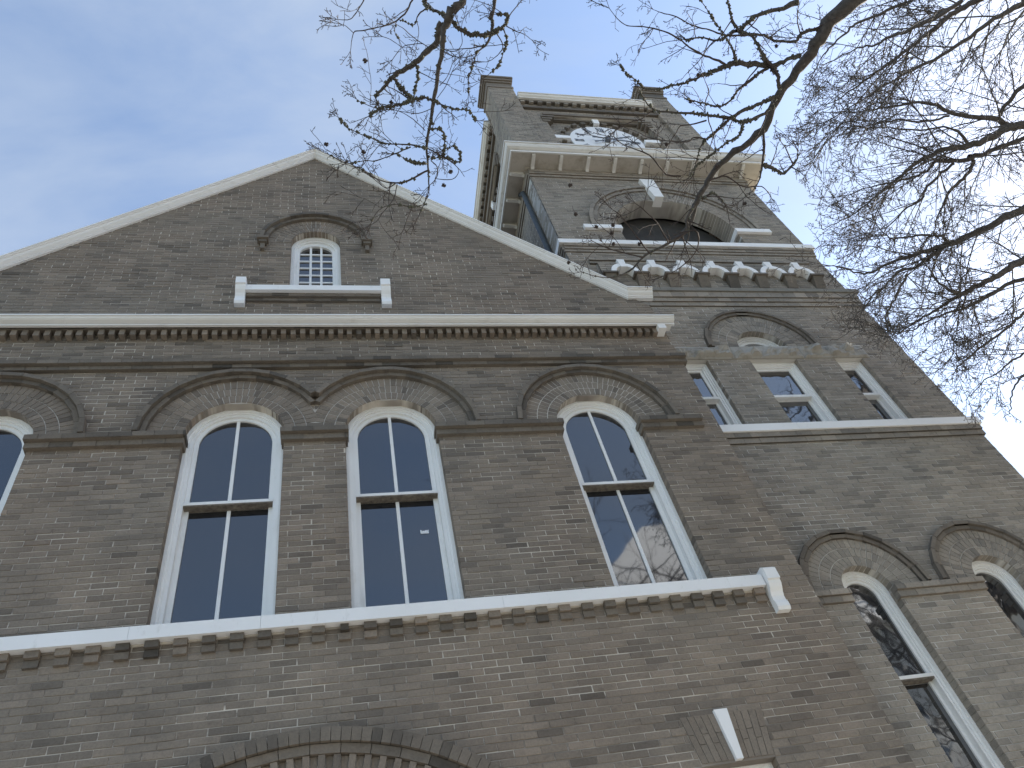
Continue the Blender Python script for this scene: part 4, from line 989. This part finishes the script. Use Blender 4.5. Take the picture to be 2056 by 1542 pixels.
# --- fine-twigged tree right of the tower
elm = thing('elm_tree', 'large bare fine-twigged tree right of the tower, its twigs filling the right sky', 'tree', (12.2, -4.8, 0), 'bare trees round the courthouse')
elmO = np.array((12.2, -4.8, 0.0)); el, et_ = Tubes(), Tubes()
TR = random.Random(11)
SPEC_E = {'min': .0031, 0: dict(n=7, wob=.12, trop=(-.1, .1, -.2), tk=.05, tip=.35, sides=4, kids=8, k0=.10), 1: dict(n=6, wob=.15, trop=(0, 0, -.2), tk=.05, tip=.5, sides=3, kids=6, k0=.12, ang=(28, 60), len=(.34, .60), rr=.62), 2: dict(n=3, wob=.22, trop=(0, 0, 0), tip=.8, sides=3, kids=1, k0=.3, ang=(30, 70), len=(.22, .5), rr=.8), 3: dict(n=2, wob=.3, trop=(0, 0, 0), tip=.9, sides=3, kids=0, k0=.2, ang=(30, 70), len=(.4, .7), rr=.95)}
def crown_ok(P):                                # the crown thins out towards the tower
    x, y, zz_ = proj(P); return x > np.interp(y, [-200, 0, 200, 400, 520, 640, 760, 860], [1440, 1480, 1570, 1600, 1610, 1660, 1850, 1960]) and y < 850
def elimb(px, t0, t1, org, s, dens=1.0, kl=1.5, lead=None):
    P, D = [], []
    n = len(px)
    for i, (x, y, dm) in enumerate(px):
        t = t0+(t1-t0)*i/(n-1); q = at_t(org[0]+x/s, org[1]+y/s, t); P.append(q); D.append(dm*.74/s*t/FPX/2)
    if lead is not None:
        ld = np.array(lead, float); mid = (ld+P[0])/2+np.array((0, 0, .5)); P = [ld, mid]+P; D = [D[0]*2.4, D[0]*1.5]+D
    PD = spline(np.hstack([np.array(P), np.array(D)[:, None]]), 4); pts, rad = PD[:, :3], np.maximum(PD[:, 3], .004)
    pts[1:-1] += np.array([rnd_dir(TR)*.012 for _ in range(len(pts)-2)])
    el.tube(pts, rad, 7)
    s0_ = 8 if lead is not None else 0
    Ltot = np.linalg.norm(np.diff(pts[s0_:], axis=0), axis=1).sum(); nn = int(Ltot*6.8*dens)
    sl_ = np.cumsum(np.linalg.norm(np.diff(pts[s0_:], axis=0), axis=1))
    for k in range(nn):
        i = s0_+min(int(np.searchsorted(sl_, sl_[-1]*(k+TR.random())/nn)), len(sl_)-1); dv = unit(pts[i+1]-pts[i]); side = unit(np.cross(dv, rnd_dir(TR))); a = math.radians(TR.uniform(22, 62))
        nd = unit(dv*math.cos(a)+side*math.sin(a)); ln = kl*TR.uniform(.40, 1.05)
        if crown_ok(pts[i]+nd*ln): grow(et_, TR, pts[i], nd, ln, min(rad[i]*.5, .010), 0, SPEC_E)
    dv = unit(pts[-1]-pts[-2])
    for _ in range(2):
        nd = unit(dv+rnd_dir(TR)*.5); ln = kl*TR.uniform(.25, .6)
        if crown_ok(pts[-1]+nd*ln): grow(et_, TR, pts[-1], nd, ln, .006, 0, SPEC_E)
O3, S3 = (1600, 0), 4.509; O4 = (1600, 300); O5 = (1600, 560); F1 = (11.9, -4.5, 6.2)
elimb([(2300,-60,60),(2056,40,60),(1900,110,50),(1740,200,42),(1500,380,38),(1240,540,34),(980,670,28),(820,760,20),(560,930,14),(420,1010,9)], 11.4, 10.8, O3, S3, 1.0, 1.5, F1)
elimb([(2100,-260,60),(1750,-60,60),(1560,40,56),(1400,130,52),(1250,260,46),(1100,370,40),(900,520,32),(650,700,24),(520,800,18),(330,920,12),(150,980,8)], 11.6, 10.6, O3, S3, 1.1, 1.5, F1)
elimb([(1500,0,40),(1230,170,40),(1000,280,34),(850,330,30),(720,400,24),(540,440,16),(300,560,10),(150,600,6)], 11.0, 10.6, O3, S3, 1.0, 1.3)
elimb([(1200,-60,36),(1000,20,34),(760,120,30),(540,210,26),(440,300,22),(300,430,18),(200,560,12),(120,720,8)], 11.2, 10.4, O3, S3, 1.0, 1.3)
elimb([(2350,1050,90),(2056,1130,86),(1900,1160,80),(1750,1250,70),(1560,1320,66),(1380,1340,50),(1230,1400,46),(1080,1480,40),(980,1560,34),(820,1690,26),(640,1840,18),(420,1990,12),(230,2080,8)], 11.8, 10.5, O3, S3, 1.1, 1.6, F1)
elimb([(1900,1140,60),(1820,1080,56),(1600,1060,46),(1400,1030,40),(1270,950,34),(1100,930,28),(870,960,22),(640,1000,18),(400,1010,12),(230,1020,8),(60,1040,5)], 11.7, 10.9, O3, S3, .65, 1.2)
elimb([(1840,1050,40),(1900,940,40),(1990,830,44),(2070,760,48)], 11.7, 11.9, O3, S3, .9, 1.2)
elimb([(1560,1420,60),(1700,1390,46),(1900,1310,46),(2070,1240,44)], 11.5, 11.9, O3, S3, 1.0, 1.2)
elimb([(1380,1050,24),(1160,1100,22),(960,1080,20),(820,1100,16),(650,1100,12),(440,1090,8),(280,1250,5)], 11.4, 10.8, O3, S3, .5, 1.2)
elimb([(1560,1330,40),(1400,1160,22),(1100,1180,18),(900,1160,14),(640,1160,9)], 11.5, 11.0, O3, S3, .5, 1.2)
elimb([(1590,80,50),(1480,100,44),(1260,110,34),(1190,190,30),(1050,250,24),(830,310,18),(620,350,14),(420,420,10),(140,440,5)], 11.5, 10.6, O4, S3, 1.0, 1.4)
elimb([(1600,100,40),(1540,230,36),(1400,360,34),(1300,560,18),(1240,740,12)], 11.5, 11.2, O4, S3, .8, 1.0)
elimb([(1420,130,30),(1300,220,30),(1180,340,28),(1120,450,24),(960,560,18),(820,700,12)], 11.4, 11.0, O4, S3, 1.0, 1.2)
elimb([(2350,400,90),(2056,540,84),(1880,620,76),(1700,720,68),(1500,810,64),(1370,860,60),(1230,900,50),(1060,960,40),(860,1020,32),(680,1110,26),(550,1120,20),(420,1070,14),(250,1050,8),(160,1080,5)], 11.6, 10.6, O4, S3, 1.1, 1.5, F1)
elimb([(1370,850,50),(1290,920,44),(1180,1000,38),(1080,1060,30),(900,1130,22),(760,1280,16),(660,1340,14),(560,1480,12),(480,1560,8)], 11.2, 10.5, O4, S3, 1.1, 1.3)
elimb([(1360,840,34),(1320,790,32),(1220,780,28),(1110,770,24),(980,800,20),(850,800,16),(720,680,10)], 11.3, 11.0, O4, S3, .9, 1.1)
elimb([(2350,880,80),(2056,1000,76),(1880,1100,64),(1750,1180,60),(1600,1250,54),(1480,1310,50),(1340,1240,28),(1250,1170,20),(1180,1060,12)], 11.5, 11.0, O4, S3, 1.0, 1.3, F1)
elimb([(1480,1320,44),(1300,1420,30),(1150,1520,22),(960,1640,14),(830,1700,9)], 11.3, 10.9, O4, S3, 1.2, 1.3)
elimb([(2300,-40,60),(2056,0,46),(1880,60,40),(1740,150,36),(1580,240,30),(1400,300,24),(1200,380,20),(1040,460,14),(880,480,8)], 11.5, 10.9, O5, S3, 1.1, 1.4, F1)
elimb([(1000,-40,26),(960,40,24),(900,160,22),(840,260,20),(800,380,14),(830,460,8)], 10.9, 10.6, O5, S3, 1.2, 1.0)
elimb([(740,100,20),(660,190,18),(590,300,14),(520,440,10),(420,520,7),(300,560,4)], 10.6, 10.3, O5, S3, 1.0, 1.0)
elimb([(1560,-90,18),(1490,20,16),(1470,200,14),(1450,420,13),(1400,690,11),(1330,800,8),(1230,850,5)], 11.2, 10.9, O5, S3, 1.3, 1.1)
elimb([(2250,160,40),(2056,310,30),(1900,440,26),(1750,560,24),(1600,680,20),(1500,760,16),(1430,830,11),(1400,960,6)], 11.5, 11.0, O5, S3, 1.1, 1.2)
elimb([(2250,560,36),(2056,680,22),(1940,740,20),(1830,850,16),(1700,920,12),(1600,1030,9),(1520,1100,5)], 11.6, 11.2, O5, S3, 1.1, 1.1)
elimb([(2250,640,36),(2056,860,24),(1980,960,18),(1940,1080,14),(1930,1200,10),(1870,1260,5)], 11.6, 11.3, O5, S3, 1.3, 1.0)
el.tube(spline([(12.2,-4.8,-.1),(12.18,-4.78,.6),(12.1,-4.7,3),(11.95,-4.55,5.6),(11.9,-4.5,6.6),(12.1,-4.6,10),(12.0,-4.9,15.5),(12.2,-5.1,22)], 5), np.interp(np.linspace(0, 1, 36), [0, .04, .35, .6, 1], [.60, .46, .38, .24, .05]), 16)
for k in range(12):
    a = TR.uniform(-PI*.75, PI*.12); grow(el, TR, np.array((12.05, -4.65, TR.uniform(6.5, 15))), unit(np.array((math.cos(a), math.sin(a), .8))), TR.uniform(3, 5.5), .12, 0, {**SPEC_T})
for k in range(130):
    a = TR.uniform(0, 2*PI); p0 = np.array((12.1, -4.85, TR.uniform(7.5, 20))); dv = unit(np.array((math.cos(a), math.sin(a), TR.uniform(.2, 1.1)))); ln = TR.uniform(2.2, 4.2)
    def seen(q):
        x, y, zq = proj(q); return zq > 0 and x < 2250 and y < 1700
    if seen(p0+dv*ln) or seen(p0+dv*ln*.6) or seen(p0+dv*ln*1.3): continue
    grow(el, TR, p0, dv, ln, .09, 0, SPEC_T)
build_off(el, 'trunk', BARK2, elm, elmO); build_off(et_, 'crown', BARK2, elm, elmO)

# --- bare trees across the lawn, seen only as reflections
SPEC_B = {'min': .006, 0: dict(n=10, wob=.10, trop=(0, 0, .5), tip=.15, sides=8, kids=16, k0=.28), 1: dict(n=7, wob=.17, trop=(0, 0, .5), tip=.25, sides=5, kids=9, k0=.2, ang=(30, 62), len=(.32, .52), rr=.5), 2: dict(n=5, wob=.24, trop=(0, 0, .2), tip=.3, sides=3, kids=6, k0=.15, ang=(30, 62), len=(.32, .55), rr=.5), 3: dict(n=3, wob=.3, trop=(0, 0, 0), tip=.5, sides=3, kids=0, k0=.2, ang=(30, 62), len=(.3, .5), rr=.55)}
bm1 = Tubes(); TR = random.Random(21); grow(bm1, TR, np.zeros(3), np.array((0, 0, 1.0)), 17, .34, 0, SPEC_B)
bt_labels = [((9.5, -15.5), 1.15, 'bare tree behind the camera, mirrored in the arched window nearest the tower'), ((16, -11.5), 1.0, 'bare tree across the lawn, mirrored in the tower windows'), ((14.5, -19), 1.25, 'tall bare tree in front of the pale-roofed house across the road'), ((22, -16), 1.1, 'bare tree furthest right along the road behind the camera')]
tm = None
for i, ((x, y), s, lab) in enumerate(bt_labels):
    t = thing('bare_tree', lab, 'tree', (x, y, -.05), 'bare trees round the courthouse'); t.scale = (s,)*3; t.rotation_euler = (0, 0, i*1.7)
    if tm is None: oo = bm1.build('crown', BARK2, t); tm = oo.data
    else: link('crown', tm, None, t)

# --- across the road: pale-roofed house and a spire, seen only as reflections
hs = thing('white_house', 'white house with a steep pale metal hip roof across the road', 'house', (16, -23, 0))
HY0, HY1, HX0, HX1, HE, HRZ = 7.0, -7.0, -9.1, 18.0, 15.1, 25.4
mb = MB(); mb.box(HX0+.6, HX1-.6, HY1+.6, HY0-.6, 0, HE); mb.build('wall', CLAP, hs)
mb = MB(); rx0, rx1 = -.8, 9.7
mb.add([(HX0, HY1, HE), (HX1, HY1, HE), (HX1, HY0, HE), (HX0, HY0, HE), (rx0, 0, HRZ), (rx1, 0, HRZ)], [(3, 2, 5, 4), (1, 0, 4, 5), (0, 3, 4), (2, 1, 5), (0, 1, 2, 3)]); mb.build('roof', METALR, hs)
for k in range(5):
    for z in (2, 6, 10):
        mb = MB(); x = HX0+3+k*4.2; mb.box(x, x+1.1, HY0-.62, HY0-.55, z, z+2.2); mb.build('window', GLASS, hs)
sp = thing('church_spire', 'dark slate church spire beyond the road, faintly mirrored in a lower left pane', 'church', (-12.0, -52, 0))
mb = MB(); mb.box(-2.6, 2.6, -2.6, 2.6, 0, 20); mb.build('tower', CLAP, sp)
mb = MB(); mb.add([(1.9*math.cos(PI/4*i), 1.9*math.sin(PI/4*i), 20) for i in range(8)] + [(0, 0, 41)], [(i, (i+1) % 8, 8) for i in range(8)]); mb.build('spire', SLATE, sp)
